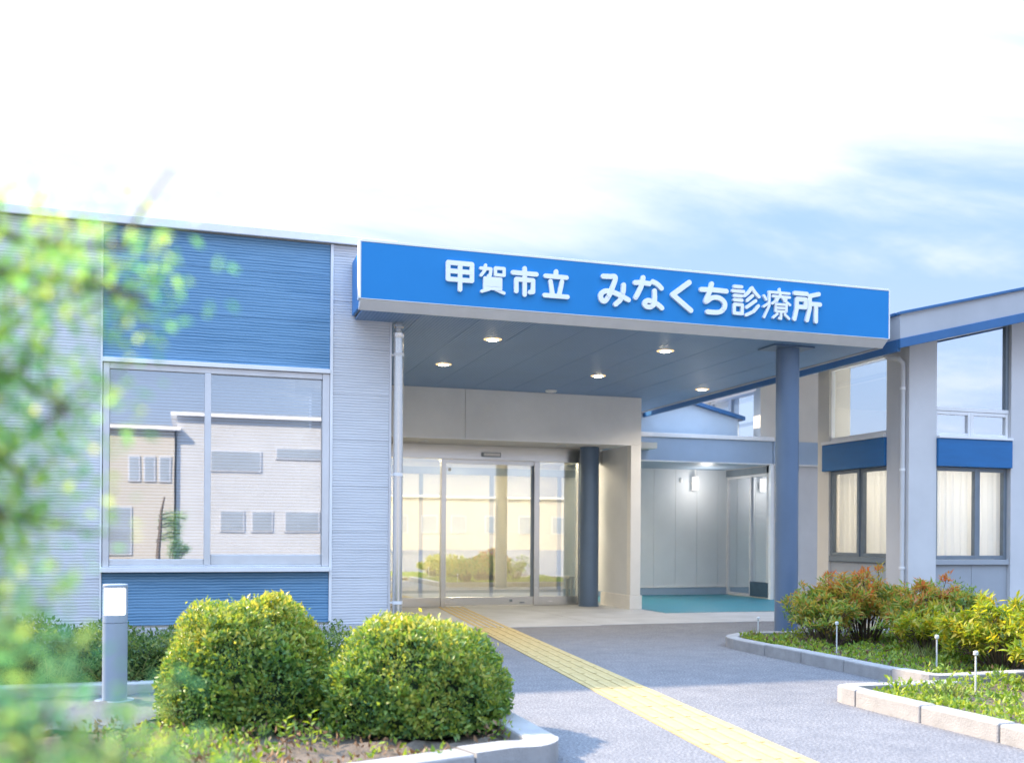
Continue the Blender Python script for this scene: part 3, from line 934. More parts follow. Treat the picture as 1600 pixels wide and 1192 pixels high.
# ================================================================== SIDE WING
wing = thing('side_wing', (8.0, 9.9, 0), 'pale side wing with sloping eaves, blue bands and tall windows', 'building')
PIT = 0.24
EX, EY = 7.55, 9.50
WX, WY = 8.0, 9.90


def zs(x, z0=3.25):                                            # underside of the sloping eaves
    return z0 + PIT * (x - EX)


RX = 13.0
def slope_slab(name, mat, xa, xb, ya, yb, za, zb):
    return MB().prism([(xa, zs(xa, za)), (xb, zs(xb, za)), (xb, zs(xb, zb)), (xa, zs(xa, zb))], ya, yb, 'Y').build(name, mat, wing)


slope_slab('roof', 'white', EX + 0.03, RX, EY + 0.03, 12.3, 3.52, 3.60)
slope_slab('roof', 'white', 9.3, RX, 12.301, 24.0, 3.30, 3.60)
slope_slab('soffit', 'fascia_grey', EX + 0.029, 8.03, EY + 0.03, 12.3, 3.250, 3.27)
slope_slab('soffit', 'fascia_grey', 8.031, RX, EY + 0.029, WY + 0.08, 3.250, 3.27)
# gable-side fascia (follows the slope) and eaves-side fascia (level)
MB().prism([(EX, zs(EX, 3.335)), (RX, zs(RX, 3.335)), (RX, zs(RX, 3.60)), (EX, zs(EX, 3.60))], EY, EY + 0.028, 'Y').build('fascia', 'fascia_grey', wing)
MB().prism([(EX - 0.012, zs(EX, 3.228)), (RX, zs(RX, 3.228)), (RX, zs(RX, 3.334)), (EX - 0.012, zs(EX, 3.334))], EY - 0.018, EY + 0.028, 'Y').build('verge_trim', 'fascia_blue', wing, bevel=0.004)
MB().prism([(EX - 0.015, zs(EX, 3.601)), (RX, zs(RX, 3.601)), (RX, zs(RX, 3.635)), (EX - 0.015, zs(EX, 3.635))], EY - 0.03, EY + 0.06, 'Y').build('roof_edge', 'fascia_blue', wing, bevel=0.004)
quick('fascia', 'fascia_grey', wing, EX, EX + 0.028, EY + 0.029, 16.2, 3.335, 3.60)
quick('eaves_trim', 'fascia_blue', wing, EX - 0.016, EX + 0.028, EY + 0.029, 16.2, 3.198, 3.334, bevel=0.004)
quick('roof_edge', 'fascia_blue', wing, EX - 0.03, EX + 0.06, EY + 0.061, 16.2, 3.601, 3.635, bevel=0.004)

BZ0, BZ1 = 1.965, 2.325


def sloped(xa, xb, ya, yb, z0, name, mat, par=None, drop=0.004):
    return MB().prism([(xa, z0), (xb, z0), (xb, zs(xb, 3.252) - drop), (xa, zs(xa, 3.252) - drop)], ya, yb, 'Y').build(name, mat, par or wing, bevel=0.003)


sloped(WX, 8.39, WY, 10.30, 0.0, 'corner_pier', 'wing_wall')
sloped(9.48, 12.95, WY, 10.30, 0.0, 'pier', 'wing_wall')
sloped(WX + 0.03, 8.4, 11.56, 11.75, 0.0, 'rear_jamb', 'cream')
quick('rear_wall', 'room', wing, 8.4, 12.0, 11.60, 11.75, 0.0, 2.34)
quick('floor', 'room', wing, 8.03, 12, 9.95, 11.6, 0.0, 0.05)
quick('inner_wall', 'room', wing, 12.0, 12.1, 9.95, 11.75, 0.0, 2.34)


def pane_x(par, x0, x1, y, z0, z1, mat, fr, name='frame', fw_=0.045):
    """window lying in a plane y = const: four frame bars and a pane"""
    quick(name, fr, par, x0, x0 + fw_, y - 0.02, y + 0.04, z0, z1, bevel=0.003)
    quick(name, fr, par, x1 - fw_, x1, y - 0.02, y + 0.04, z0, z1, bevel=0.003)
    quick(name, fr, par, x0 + fw_ + .001, x1 - fw_ - .001, y - 0.018, y + 0.04, z0, z0 + fw_, bevel=0.003)
    quick(name, fr, par, x0 + fw_ + .001, x1 - fw_ - .001, y - 0.018, y + 0.04, z1 - fw_, z1, bevel=0.003)
    quick('pane', mat, par, x0 + fw_ + .001, x1 - fw_ - .001, y + 0.008, y + 0.014, z0 + fw_ + .001, z1 - fw_ - .001)


def pane_y(par, x, y0, y1, z0, z1, mat, fr, name='frame', fw_=0.045):
    quick(name, fr, par, x - 0.02, x + 0.04, y0, y0 + fw_, z0, z1, bevel=0.003)
    quick(name, fr, par, x - 0.02, x + 0.04, y1 - fw_, y1, z0, z1, bevel=0.003)
    quick(name, fr, par, x - 0.018, x + 0.04, y0 + fw_ + .001, y1 - fw_ - .001, z0, z0 + fw_, bevel=0.003)
    quick(name, fr, par, x - 0.018, x + 0.04, y0 + fw_ + .001, y1 - fw_ - .001, z1 - fw_, z1, bevel=0.003)
    quick('pane', mat, par, x + 0.008, x + 0.014, y0 + fw_ + .001, y1 - fw_ - .001, z0 + fw_ + .001, z1 - fw_ - .001)


def sub(name, loc, par):
    o = thing(name, (0, 0, 0))
    o.parent = par
    o.location = Vector(loc) - origin(par)
    return o


def curtain(name, p0, p1, z0, z1, par, off):
    """pleated curtain hanging from p0 to p1 (2D)"""
    n = 90
    d = Vector((p1[0] - p0[0], p1[1] - p0[1]))
    ln = d.length
    d.normalize()
    nn = Vector((-d.y, d.x))
    vs, fs = [], []
    ph = random.random() * 6
    for i in range(n + 1):
        s = ln * i / n
        a = 0.018 * math.sin(s * 62 + ph + 0.8 * math.sin(s * 9)) + 0.006 * math.sin(s * 130)
        q = Vector(p0) + d * s + nn * (off + a)
        vs += [(q.x, q.y, z0), (q.x, q.y, z1)]
    fs = [(2 * i, 2 * i + 2, 2 * i + 3, 2 * i + 1) for i in range(n)]
    return MB().add(vs, fs).build(name, 'curtain', par, smooth=True)


# front bay (faces the forecourt)
YW = WY + 0.06
w1 = sub('tall_window', (8.9, YW, 0), wing)
quick('blue_band', 'blue_band', wing, 8.392, 9.478, WY - 0.03, WY + 0.12, BZ0, BZ1 - 0.03, bevel=0.004)
quick('band_cap', 'white', wing, 8.392, 9.478, WY - 0.045, WY + 0.12, BZ1 - 0.029, BZ1, bevel=0.003)
pane_x(w1, 8.395, 8.915, YW, 2.327, 2.625, 'upper_glass', 'white', fw_=0.04)
pane_x(w1, 8.918, 9.476, YW, 2.327, 2.625, 'upper_glass', 'white', fw_=0.04)
quick('transom', 'white', w1, 8.395, 9.476, YW - 0.025, YW + 0.045, 2.628, 2.672, bevel=0.003)
MB().prism([(8.40, 2.675), (9.43, 2.675), (9.43, zs(9.43, 3.252) - 0.01), (8.40, zs(8.40, 3.252) - 0.01)], YW + 0.008, YW + 0.014, 'Y').build('pane', 'upper_glass', w1)
MB().prism([(9.432, 2.674), (9.476, 2.674), (9.476, zs(9.476, 3.252) - 0.008), (9.432, zs(9.432, 3.252) - 0.008)], YW - 0.02, YW + 0.04, 'Y').build('frame', 'dark_alu', w1)
w2 = sub('lower_window', (8.9, YW, 0.9), wing)
pane_x(w2, 8.394, 9.03, YW, 0.865, BZ0 - 0.004, 'wing_glass', 'dark_alu')
pane_x(w2, 9.032, 9.476, YW + 0.02, 0.865, BZ0 - 0.004, 'wing_glass', 'dark_alu')
quick('sill', 'grey_panel', w2, 8.392, 9.478, YW - 0.04, YW + 0.06, 0.80, 0.862, bevel=0.004)
curtain('curtain', (8.40, YW + 0.07), (9.47, YW + 0.07), 0.70, 1.96, w2, 0.03)
for xa, xb in ((8.394, 8.945), (8.95, 9.476)):
    quick('spandrel_panel', 'grey_panel', wing, xa, xb, YW - 0.01, YW + 0.08, 0.0, 0.797, bevel=0.003)

# left bay (faces the canopy)
XW = WX + 0.05
w3 = sub('tall_window', (XW, 10.9, 2.33), wing)
quick('blue_band', 'blue_band', wing, WX - 0.03, WX + 0.12, 10.302, 11.57, BZ0 + 0.02, BZ1 + 0.005, bevel=0.004)
quick('band_cap', 'white', wing, WX - 0.045, WX + 0.12, 10.302, 11.57, BZ1 + 0.006, BZ1 + 0.045, bevel=0.003)
pane_y(w3, XW, 10.302, 11.50, BZ1 + 0.047, 3.345, 'clear_glass', 'white')
w4 = sub('lower_window', (XW, 10.9, 0.9), wing)
pane_y(w4, XW + 0.02, 10.302, 10.86, 0.88, BZ0 + 0.017, 'wing_glass', 'dark_alu')
pane_y(w4, XW, 10.862, 11.46, 0.88, BZ0 + 0.017, 'wing_glass', 'dark_alu')
quick('sill', 'dark_alu', w4, WX + 0.01, XW + 0.06, 10.302, 11.46, 0.81, 0.878, bevel=0.004)
curtain('curtain', (XW + 0.07, 11.45), (XW + 0.07, 10.32), 0.70, 1.97, w4, 0.03)
for ya, yb in ((10.302, 10.88), (10.885, 11.46)):
    quick('spandrel_panel', 'grey_panel', wing, XW - 0.01, XW + 0.08, ya, yb, 0.0, 0.807, bevel=0.003)
quick('jamb', 'cream', wing, WX + 0.005, WX + 0.14, 11.462, 11.559, 0.0, 3.34, bevel=0.003)
for (xa, ya) in ((8.5, 10.7), (9.6, 10.7)):
    quick('light_panel', 'wing_lamp', wing, xa, xa + 0.8, ya, ya + 0.25, 2.10, 2.16)
# downpipe on the corner pier
dp = MB().tube([(7.84, 10.16, 3.30), (7.86, 10.12, 3.25), (7.93, 9.99, 3.21), (7.958, 9.965, 3.16), (7.960, 9.965, 3.05), (7.960, 9.965, 0.02)], 0.030, 14).build('downpipe', 'wing_wall', wing, smooth=True)
for zz in (0.75, 1.9, 2.85):
    MB().cyl(7.960, 9.965, zz, zz + 0.03, 0.034, 18).box(7.97, 8.0, 9.955, 9.975, zz, zz + 0.02).build('pipe_clip', 'white', dp)

# set-back block behind the bay
BX, BY = 9.72, 15.97
sloped(BX, 11.3, BY, BY + 0.15, 2.84, 'upper_wall', 'cream', drop=-0.2)
quick('lower_wall', 'wing_wall', wing, 9.95, 11.3, BY, BY + 0.15, 0.0, 2.43)
quick('fascia_band', 'corridor', wing, 9.952, 11.3, 15.90, 15.968, 2.435, 2.838, bevel=0.003)
quick('lower_bead', 'white', wing, 9.952, 11.3, 15.893, 15.968, 2.412, 2.432)
for ya, yb in ((16.121, 16.2), (17.85, 22.0)):
    MB().prism([(BX, 2.84), (BX + 0.14, 2.84), (BX + 0.14, zs(BX + .14) - 0.01), (BX, zs(BX) - 0.01)], ya, yb, 'Y').build('upper_wall', 'cream', wing)
w5 = sub('rear_window', (BX, 17.0, 2.85), wing)
pane_y(w5, BX + 0.05, 16.201, 17.1, 2.84, zs(BX) - 0.012, 'clear_glass', 'white')
quick('inner_blind', 'blind', w5, BX + 0.10, BX + 0.11, 16.9, 17.84, 2.85, zs(BX) - 0.02)
pane_y(w5, BX + 0.05, 17.101, 17.849, 2.84, zs(BX) - 0.012, 'clear_glass', 'white')
gd = sub('side_door', (9.98, 16.8, 0), wing)
pane_y(gd, 9.97, 16.0, 16.70, 0.02, 2.28, 'upper_glass', 'alu')
pane_y(gd, 9.99, 16.702, 17.58, 0.02, 2.28, 'upper_glass', 'alu')
quick('door_head', 'dark_alu', gd, 9.95, 10.08, 15.97, 17.58, 2.285, 2.41)
quick('kick_plate', 'stone_dark', gd, 9.935, 9.96, 16.05, 16.66, 0.03, 0.30, bevel=0.005)
quick('inner_wall', 'room', wing, 11.15, 11.3, 16.13, 22, 0.0, 2.7)


# ================================================================== KERBED BEDS
def kerb_run(par, pts, w=0.12, h=0.105, ln=0.60, z0=-0.04, inward=1, mat='concrete'):
    """kerb stones laid along a polyline; the stones sit on its left (inward=1) or right side"""
    P = [Vector(p) for p in pts]
    segs = []
    cum = [0]
    for a, b in zip(P, P[1:]):
        cum.append(cum[-1] + (b - a).length)
    tot = cum[-1]

    def at(s):
        s = max(0, min(tot, s))
        for i in range(len(P) - 1):
            if s <= cum[i + 1] + 1e-9:
                f = (s - cum[i]) / (cum[i + 1] - cum[i])
                return P[i].lerp(P[i + 1], f)
        return P[-1]

    def nrm_at(s):
        d = (at(s + 0.05) - at(s - 0.05)).normalized()
        return Vector((-d.y, d.x)) * inward
    s = 0.0
    while s < tot - 0.02:
        e = min(s + ln * random.uniform(0.94, 1.06), tot)
        if tot - e < 0.15: e = tot
        cuts = [s + 0.0035] + [c for c in cum if s + 0.02 < c < e - 0.02] + [e - 0.0035]
        dz = random.uniform(-0.004, 0.004)
        do = random.uniform(-0.004, 0.004)
        o_, i_ = [], []
        for c in cuts:
            q, nn = at(c), nrm_at(c)
            o_.append(q + nn * do)
            i_.append(q + nn * (w + do))
        ring = o_ + i_[::-1]
        MB().prism([(p.x, p.y) for p in ring], z0, h + dz, 'Z').build('kerb_stone', mat, par, bevel=0.012)
        s = e


def arc(cx, cy, r, a0, a1, n=6):
    return [(cx + r * math.cos(R(a0 + (a1 - a0) * i / n)), cy + r * math.sin(R(a0 + (a1 - a0) * i / n))) for i in range(n + 1)]


def soil_sheet(name, poly, mat, z, amp=0.02, n=70):
    """uneven planting surface inside a polygon (kept as a grid)"""
    xs = [p[0] for p in poly]
    ys = [p[1] for p in poly]
    x0, x1, y0, y1 = min(xs), max(xs), min(ys), max(ys)
    nx = max(8, int((x1 - x0) / 0.09))
    ny = max(8, int((y1 - y0) / 0.09))

    def inside(x, y):
        c = False
        for i in range(len(poly)):
            a, b = poly[i], poly[i - 1]
            if (a[1] > y) != (b[1] > y) and x < (b[0] - a[0]) * (y - a[1]) / (b[1] - a[1]) + a[0]: c = not c
        return c
    vs = [(x0 + (x1 - x0) * i / nx, y0 + (y1 - y0) * j / ny, z + random.uniform(-amp, amp)) for j in range(ny + 1) for i in range(nx + 1)]
    fs = []
    for j in range(ny):
        for i in range(nx):
            cx, cy = x0 + (x1 - x0) * (i + .5) / nx, y0 + (y1 - y0) * (j + .5) / ny
            if inside(cx, cy):
                a = j * (nx + 1) + i
                fs.append((a, a + 1, a + nx + 2, a + nx + 1))
    o = MB().add(vs, fs).build(name, mat, smooth=True)
    return props(o, kind='structure'), inside


# right bed nearer the entrance
k1 = thing('bed_kerb', (5.17, 8.0, 0), 'pale concrete kerb round the bed beside the free-standing column', 'kerb')
path = [(9.0, 9.56), (5.75, 9.56)] + arc(5.75, 8.98, 0.58, 90, 180) + [(5.155, 8.2), (5.17, 7.2), (5.17, 6.35)] + arc(5.30, 6.25, 0.13, 180, 270, 3) + [(6.2, 6.14), (9.2, 6.10)]
kerb_run(k1, path, inward=1, w=0.13)
soil1, in1 = soil_sheet('planting_soil', [(5.27, 6.24), (9.2, 6.2), (9.2, 9.46), (5.8, 9.46), (5.42, 9.3), (5.27, 9.0)], 'soil', 0.055)
# right bed nearer the camera
k2 = thing('bed_kerb', (4.18, 5.0, 0), 'sunlit concrete kerb of the bed in the near right corner', 'kerb')
path = [(5.19, 5.975), (4.32, 5.965)] + arc(4.32, 5.825, 0.14, 90, 180, 3) + [(4.175, 5.4), (4.19, 4.6), (4.22, 3.2)]
kerb_run(k2, path, inward=1, w=0.13)
soil2, in2 = soil_sheet('planting_soil', [(4.29, 3.2), (9.0, 3.2), (9.0, 6.05), (5.2, 6.05), (4.29, 5.86)], 'soil', 0.055)
# left bed with the clipped bushes
k3 = thing('bed_kerb', (1.77, 5.0, 0), 'shaded concrete kerb curving round the two clipped bushes', 'kerb')
path = [(-2.2, 3.55), (0.2, 4.17), (1.04, 4.42), (1.47, 4.56)] + arc(1.50, 4.80, 0.265, -70, 0, 5) + [(1.765, 5.5), (1.77, 6.6)] + arc(1.57, 6.6, 0.2, 0, 90, 4) + [(1.1, 6.80)]
kerb_run(k3, path, inward=1, w=0.17)
soil3, in3 = soil_sheet('planting_soil', [(-2.2, 3.70), (0.2, 4.30), (1.5, 4.68), (1.66, 4.9), (1.66, 6.6), (1.5, 6.7), (-2.2, 6.75)], 'soil', 0.045)
soil4, in4 = soil_sheet('gravel_strip', [(-3.0, 5.75), (-0.18, 5.75), (-0.12, 6.96), (-3.0, 6.96)], 'gravel', 0.075, 0.012)
# raised edge of the hedge bed
k4 = thing('hedge_kerb', (-1.5, 6.97, 0), 'raised grey concrete edge below the low hedge', 'kerb')
kerb_run(k4, [(-5.0, 6.97), (1.0, 6.97)], w=0.14, h=0.145, ln=1.2, inward=1, mat='found')
soil5, in5 = soil_sheet('planting_soil', [(-5, 7.08), (1.2, 7.08), (1.2, 10.1), (-5, 10.1)], 'soil', 0.10)


# ================================================================== BOLLARD LIGHT
b = thing('bollard_light', (-0.43, 6.72, 0.08), 'grey cylindrical bollard light with glowing white window beside the bushes', 'bollard')
bx, by = -0.43, 6.72
MB().cyl(bx, by, 0.062, 0.082, 0.115, 40).build('base_plate', 'bollard', b, bevel=0.004, smooth=True)
MB().cyl(bx, by, 0.083, 0.555, 0.073, 40).build('post', 'bollard', b, smooth=True)
MB().cyl(bx, by, 0.558, 0.605, 0.073, 40).build('collar', 'bollard', b, smooth=True)
MB().cyl(bx, by, 0.606, 0.769, 0.060, 40).build('diffuser', 'bollard_glow', b, smooth=True)
MB().cyl(bx, by, 0.770, 0.792, 0.073, 40).build('cap', 'bollard', b, bevel=0.003, smooth=True)
for a in (-12, 168):
    a = R(a)
    n2 = 8
    vs = []
    for zz in (0.6055, 0.7695):
        for rr_ in (0.063, 0.073):
            vs += [(bx + rr_ * math.cos(a + R(-14 + 28 * i / n2)), by + rr_ * math.sin(a + R(-14 + 28 * i / n2)), zz) for i in range(n2 + 1)]
    m_ = n2 + 1
    fs = [tuple(range(m_)) + tuple(range(2 * m_ - 1, m_ - 1, -1)), tuple(range(2 * m_, 3 * m_)) + tuple(range(4 * m_ - 1, 3 * m_ - 1, -1))]
    for i in range(n2):
        fs += [(i, i + 1, 2 * m_ + i + 1, 2 * m_ + i), (m_ + i, m_ + i + 1, 3 * m_ + i + 1, 3 * m_ + i)]
    fs += [(0, m_, 3 * m_, 2 * m_), (m_ - 1, 2 * m_ - 1, 4 * m_ - 1, 3 * m_ - 1)]
    MB().add(vs, fs).build('side_bar', 'bollard', b)


# ================================================================== PLANTS
def dome_point(n, rx, ry, h, shell=(0.84, 1.02)):
    """points on a clipped dome: upright flanks, rounded shoulders, nearly flat top; with outward normals"""
    u = rng.uniform(-1, 1, n)
    th = rng.uniform(0, 2 * math.pi, n)
    d = np.stack([np.sqrt(1 - u * u) * np.cos(th), np.sqrt(1 - u * u) * np.sin(th), np.abs(u)], 1)
    e = 2.35
    s = (np.abs(d[:, 0]) ** e + np.abs(d[:, 1]) ** e + np.abs(d[:, 2]) ** e) ** (-1 / e)
    s = 0.5 * s + 0.5 * (np.hypot(d[:, 0], d[:, 1]) ** e + np.abs(d[:, 2]) ** e) ** (-1 / e)
    p = d * s[:, None]
    nn = np.sign(p) * np.abs(p) ** (e - 1)
    nn /= np.linalg.norm(nn, axis=1)[:, None]
    f1, f2, f3 = rng.uniform(0, 6, 3)
    lump = 1 + 0.032 * np.sin(p[:, 0] * 6 + f1) * np.sin(p[:, 1] * 5 + f2) + 0.025 * np.sin(p[:, 2] * 9 + p[:, 0] * 4 + f3) + 0.022 * np.sin(p[:, 0] * 19 + f2) * np.sin(p[:, 1] * 17 + p[:, 2] * 15 + f1)
    k = rng.uniform(shell[0], shell[1], n) * lump
    k = np.where(rng.uniform(0, 1, n) < 0.03, k + rng.uniform(0.02, 0.07, n), k)
    p = p * k[:, None]
    return p * np.array([rx, ry, h]), nn


def clipped_bush(loc, rx, ry, h, n, label, z0=0.05):
    t = thing('clipped_bush', (loc[0], loc[1], z0), label, 'bush', 'clipped bushes in the left bed')
    c = np.array([loc[0], loc[1], z0])
    # dark twiggy core
    mb = MB()
    nu, nv = 28, 12
    vs, fs = [], []
    for j in range(nv + 1):
        ph = math.pi / 2 * j / nv
        for i in range(nu):
            a = 2 * math.pi * i / nu
            e = 2.35
            ct, st_ = abs(math.cos(ph)), abs(math.sin(ph))
            s = (ct ** e + st_ ** e) ** (-1 / e) * 0.84 * random.uniform(0.96, 1.04)
            vs.append((loc[0] + rx * s * math.cos(ph) * math.cos(a), loc[1] + ry * s * math.cos(ph) * math.sin(a), z0 + h * s * math.sin(ph)))
    for j in range(nv):
        fs += [(j * nu + i, j * nu + (i + 1) % nu, (j + 1) * nu + (i + 1) % nu, (j + 1) * nu + i) for i in range(nu)]
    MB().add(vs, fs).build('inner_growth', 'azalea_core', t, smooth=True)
    st = MB()
    for i in range(7):
        a = random.uniform(0, 6.28)
        st.tube([(loc[0] + 0.08 * math.cos(a), loc[1] + 0.08 * math.sin(a), z0 - 0.03), (loc[0] + rx * 0.35 * math.cos(a), loc[1] + ry * 0.35 * math.sin(a), z0 + h * 0.3)], [0.012, 0.008], 6)
    st.build('stems', 'bark', t)
    p, nn = dome_point(n, rx, ry, h)
    D = nn * 0.55 + rvec(n) * 0.75 + np.array([0, 0, 0.35])
    hol = np.sin(p[:, 0] * 31 + 1) * np.sin(p[:, 1] * 29 + p[:, 2] * 13) * np.sin(p[:, 2] * 33 + 2)
    keep = (p[:, 2] > 0.02) & (hol + rng.normal(0, 0.12, n) > -0.33)
    p, D, nn = p[keep], D[keep], nn[keep]
    m_ = len(p)
    L = rng.uniform(0.018, 0.042, m_) * (1 + 0.28 * np.sin(p[:, 0] * 13) * np.sin(p[:, 2] * 12 + p[:, 1] * 9))
    leaves_object('foliage', 'azalea', t, p + c, D, nn + 0.6 * rvec(m_), L, L * rng.uniform(0.40, 0.55, m_))
    return t


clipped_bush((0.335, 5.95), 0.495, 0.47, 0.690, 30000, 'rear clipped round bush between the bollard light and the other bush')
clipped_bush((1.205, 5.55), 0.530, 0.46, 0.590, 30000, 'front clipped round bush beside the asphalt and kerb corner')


def hedge(x0, x1, y0, y1, z0, z1, n, label):
    t = thing('low_hedge', ((x0 + x1) / 2, (y0 + y1) / 2, z0), label, 'hedge')
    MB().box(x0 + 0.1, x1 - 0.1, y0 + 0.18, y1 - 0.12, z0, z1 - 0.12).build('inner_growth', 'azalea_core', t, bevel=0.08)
    u = rng.uniform(0, 1, (n, 3))
    side = rng.uniform(0, 1, n)
    p = np.stack([x0 + (x1 - x0) * u[:, 0], y0 + (y1 - y0) * u[:, 1], z0 + (z1 - z0) * u[:, 2]], 1)
    front = side < 0.5
    p[front, 1] = y0 + rng.uniform(-0.02, 0.16, front.sum())
    p[~front, 2] = z1 - rng.uniform(-0.01, 0.12, (~front).sum())
    wob = 0.045 * np.sin(p[:, 0] * 5.1) + 0.035 * np.sin(p[:, 0] * 11.3 + 1)
    p[:, 2] += wob * (p[:, 2] - z0) / (z1 - z0)
    p[:, 1] += 0.05 * np.sin(p[:, 0] * 6.7 + p[:, 2] * 8)
    D = rvec(n) * 0.8 + np.array([0, -0.35, 0.55])
    L = rng.uniform(0.022, 0.05, n)
    leaves_object('foliage', 'hedge', t, p, D, rvec(n), L, L * rng.uniform(0.3, 0.5, n))
    # arching blades of grass growing out of it
    m_ = 500
    bx_ = rng.uniform(x0, x1, m_)
    P = np.stack([bx_, np.full(m_, y0 + 0.02), np.full(m_, z0 + 0.02)], 1)
    D = np.stack([rng.normal(0, 0.6, m_), rng.uniform(-0.5, 0, m_), rng.uniform(0.4, 1.1, m_)], 1)
    leaves_object('grass_blades', 'reedgrass', t, P, D, rvec(m_), rng.uniform(0.1, 0.24, m_), rng.uniform(0.005, 0.009, m_))


hedge(-4.6, 1.1, 7.10, 8.0, 0.11, 0.45, 26000, 'low loose green hedge along the foot of the blue and grey wall')


def shrub(loc, r, h, n_stem, per, mat, label, leaf=0.082, lean=(0, 0), z0=0.05):
    """open shrub: bare forked stems carrying whorls of narrow leaves"""
    t = thing('leafy_shrub', (loc[0], loc[1], z0), label, 'shrub', 'leafy shrubs in the right beds')
    st = MB()
    P, D, U, L, W = [], [], [], [], []
    tips = []
    for i in range(n_stem):
        a = random.uniform(0, 6.283)
        rr_ = r * math.sqrt(random.random())
        top = Vector((loc[0] + rr_ * math.cos(a) + lean[0], loc[1] + rr_ * math.sin(a) + lean[1], z0 + h * random.uniform(0.42, 1.0) * (1 - 0.35 * (rr_ / r) ** 2)))
        base = Vector((loc[0] + 0.10 * rr_ / r * math.cos(a), loc[1] + 0.10 * rr_ / r * math.sin(a), z0 - 0.02))
        mid = base.lerp(top, 0.5) + Vector((random.uniform(-.05, .05), random.uniform(-.05, .05), 0.04))
        st.tube([base, mid, top], [0.008, 0.006, 0.003], 5)
        tips.append((top, (top - mid).normalized()))
        for q in range(2):
            f = random.uniform(0.55, 0.9)
            p0 = mid.lerp(top, f * 0.6)
            a2 = random.uniform(0, 6.283)
            p1 = p0 + Vector((math.cos(a2) * 0.12, math.sin(a2) * 0.12, random.uniform(0.02, 0.12)))
            st.tube([p0, p1], [0.004, 0.002], 4)
            tips.append((p1, (p1 - p0).normalized()))
    for (tp_, d) in tips:
        k = int(per * random.uniform(0.7, 1.3))
        v = rvec(k)
        P.append(np.array(tp_) + rng.normal(0, 0.022, (k, 3)))
        D.append(v * 0.95 + np.array(d) * 0.5 + np.array([0, 0, 0.15]))
        U.append(np.array([0, 0, 1]) + rvec(k) * 0.5)
        ll = leaf * rng.uniform(0.55, 1.15, k)
        L.append(ll)
        W.append(ll * rng.uniform(0.20, 0.34, k))
    st.build('stems', 'bark', t, smooth=True)
    leaves_object('foliage', mat, t, np.concatenate(P), np.concatenate(D), np.concatenate(U), np.concatenate(L), np.concatenate(W))
    return t


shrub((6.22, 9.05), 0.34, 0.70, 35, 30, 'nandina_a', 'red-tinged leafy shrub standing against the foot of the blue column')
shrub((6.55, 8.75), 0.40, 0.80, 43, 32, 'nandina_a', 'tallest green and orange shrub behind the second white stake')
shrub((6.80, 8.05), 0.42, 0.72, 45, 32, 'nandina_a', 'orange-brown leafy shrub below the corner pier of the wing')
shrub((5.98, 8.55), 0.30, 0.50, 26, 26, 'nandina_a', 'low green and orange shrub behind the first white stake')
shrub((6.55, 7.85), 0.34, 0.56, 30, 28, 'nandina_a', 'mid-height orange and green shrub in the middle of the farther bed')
shrub((7.25, 8.35), 0.40, 0.66, 29, 25, 'cover', 'thin green wispy shrub in front of the grey wing panels', leaf=0.05)
shrub((6.30, 7.45), 0.34, 0.46, 29, 25, 'nandina_b', 'low yellow shrub in the middle of the bed by the wing')
shrub((6.25, 6.62), 0.46, 0.58, 54, 35, 'nandina_b', 'wide yellow-green shrub at the front of the farther bed')
shrub((5.98, 5.62), 0.42, 0.62, 54, 35, 'nandina_b', 'yellow shrub at the right picture edge in the nearer bed')
shrub((7.1, 6.9), 0.42, 0.55, 37, 30, 'nandina_b', 'yellow-green shrub behind the wide shrub under the wing windows')


def cover(name, inside, x0, x1, y0, y1, z, n, label, mat='cover', size=(0.02, 0.055), cat='ground cover', patch=1.0):
    xs = rng.uniform(x0, x1, n * 4)
    ys = rng.uniform(y0, y1, n * 4)
    dens = np.sin(xs * 3.1 + 1.3) * np.sin(ys * 2.7 + 0.4) + 0.6 * np.sin(xs * 7.3 + ys * 4.1) + 0.35 * np.sin(xs * 13 - ys * 11)
    ok = np.array([inside(a, b_) for a, b_ in zip(xs, ys)]) & (dens + rng.normal(0, 0.45, n * 4) > 0.55 - patch)
    xs, ys, dens = xs[ok][:n], ys[ok][:n], dens[ok][:n]
    m_ = len(xs)
    hgt = np.clip(0.5 + 0.5 * dens, 0.1, 1.2) * 0.09
    P = np.stack([xs, ys, z + rng.uniform(0, 1, m_) * hgt], 1)
    D = rvec(m_) * 0.9 + np.array([0, 0, 0.7])
    L = rng.uniform(size[0], size[1], m_)
    o = leaves_object(name, mat, None, P, D, rvec(m_), L, L * rng.uniform(0.35, 0.6, m_), base=((x0 + x1) / 2, (y0 + y1) / 2, z))
    return props(o, label, cat, kind='stuff')


cover('ground_cover', in1, 5.3, 8.6, 6.26, 9.4, 0.05, 13000, 'low green plants covering the bed by the wing', patch=0.75)
cover('ground_cover', in2, 4.32, 8.0, 3.3, 6.0, 0.05, 15000, 'bright yellow-green plants covering the near right bed', patch=1.1)
cover('ground_cover', in3, -2.0, 1.64, 4.0, 5.6, 0.045, 2600, 'sparse small weeds in the soil before the clipped bushes', patch=0.1)
cover('leaf_litter', in3, -1.5, 1.62, 4.2, 5.9, 0.052, 1500, 'brown fallen leaves on the soil under the bushes', mat='litter', size=(0.02, 0.05), cat='fallen leaves', patch=0.9)
cover('leaf_litter', in1, 5.3, 7.5, 6.3, 9.3, 0.055, 900, 'brown fallen leaves between the shrubs of the farther bed', mat='litter', size=(0.02, 0.05), cat='fallen leaves', patch=0.9)

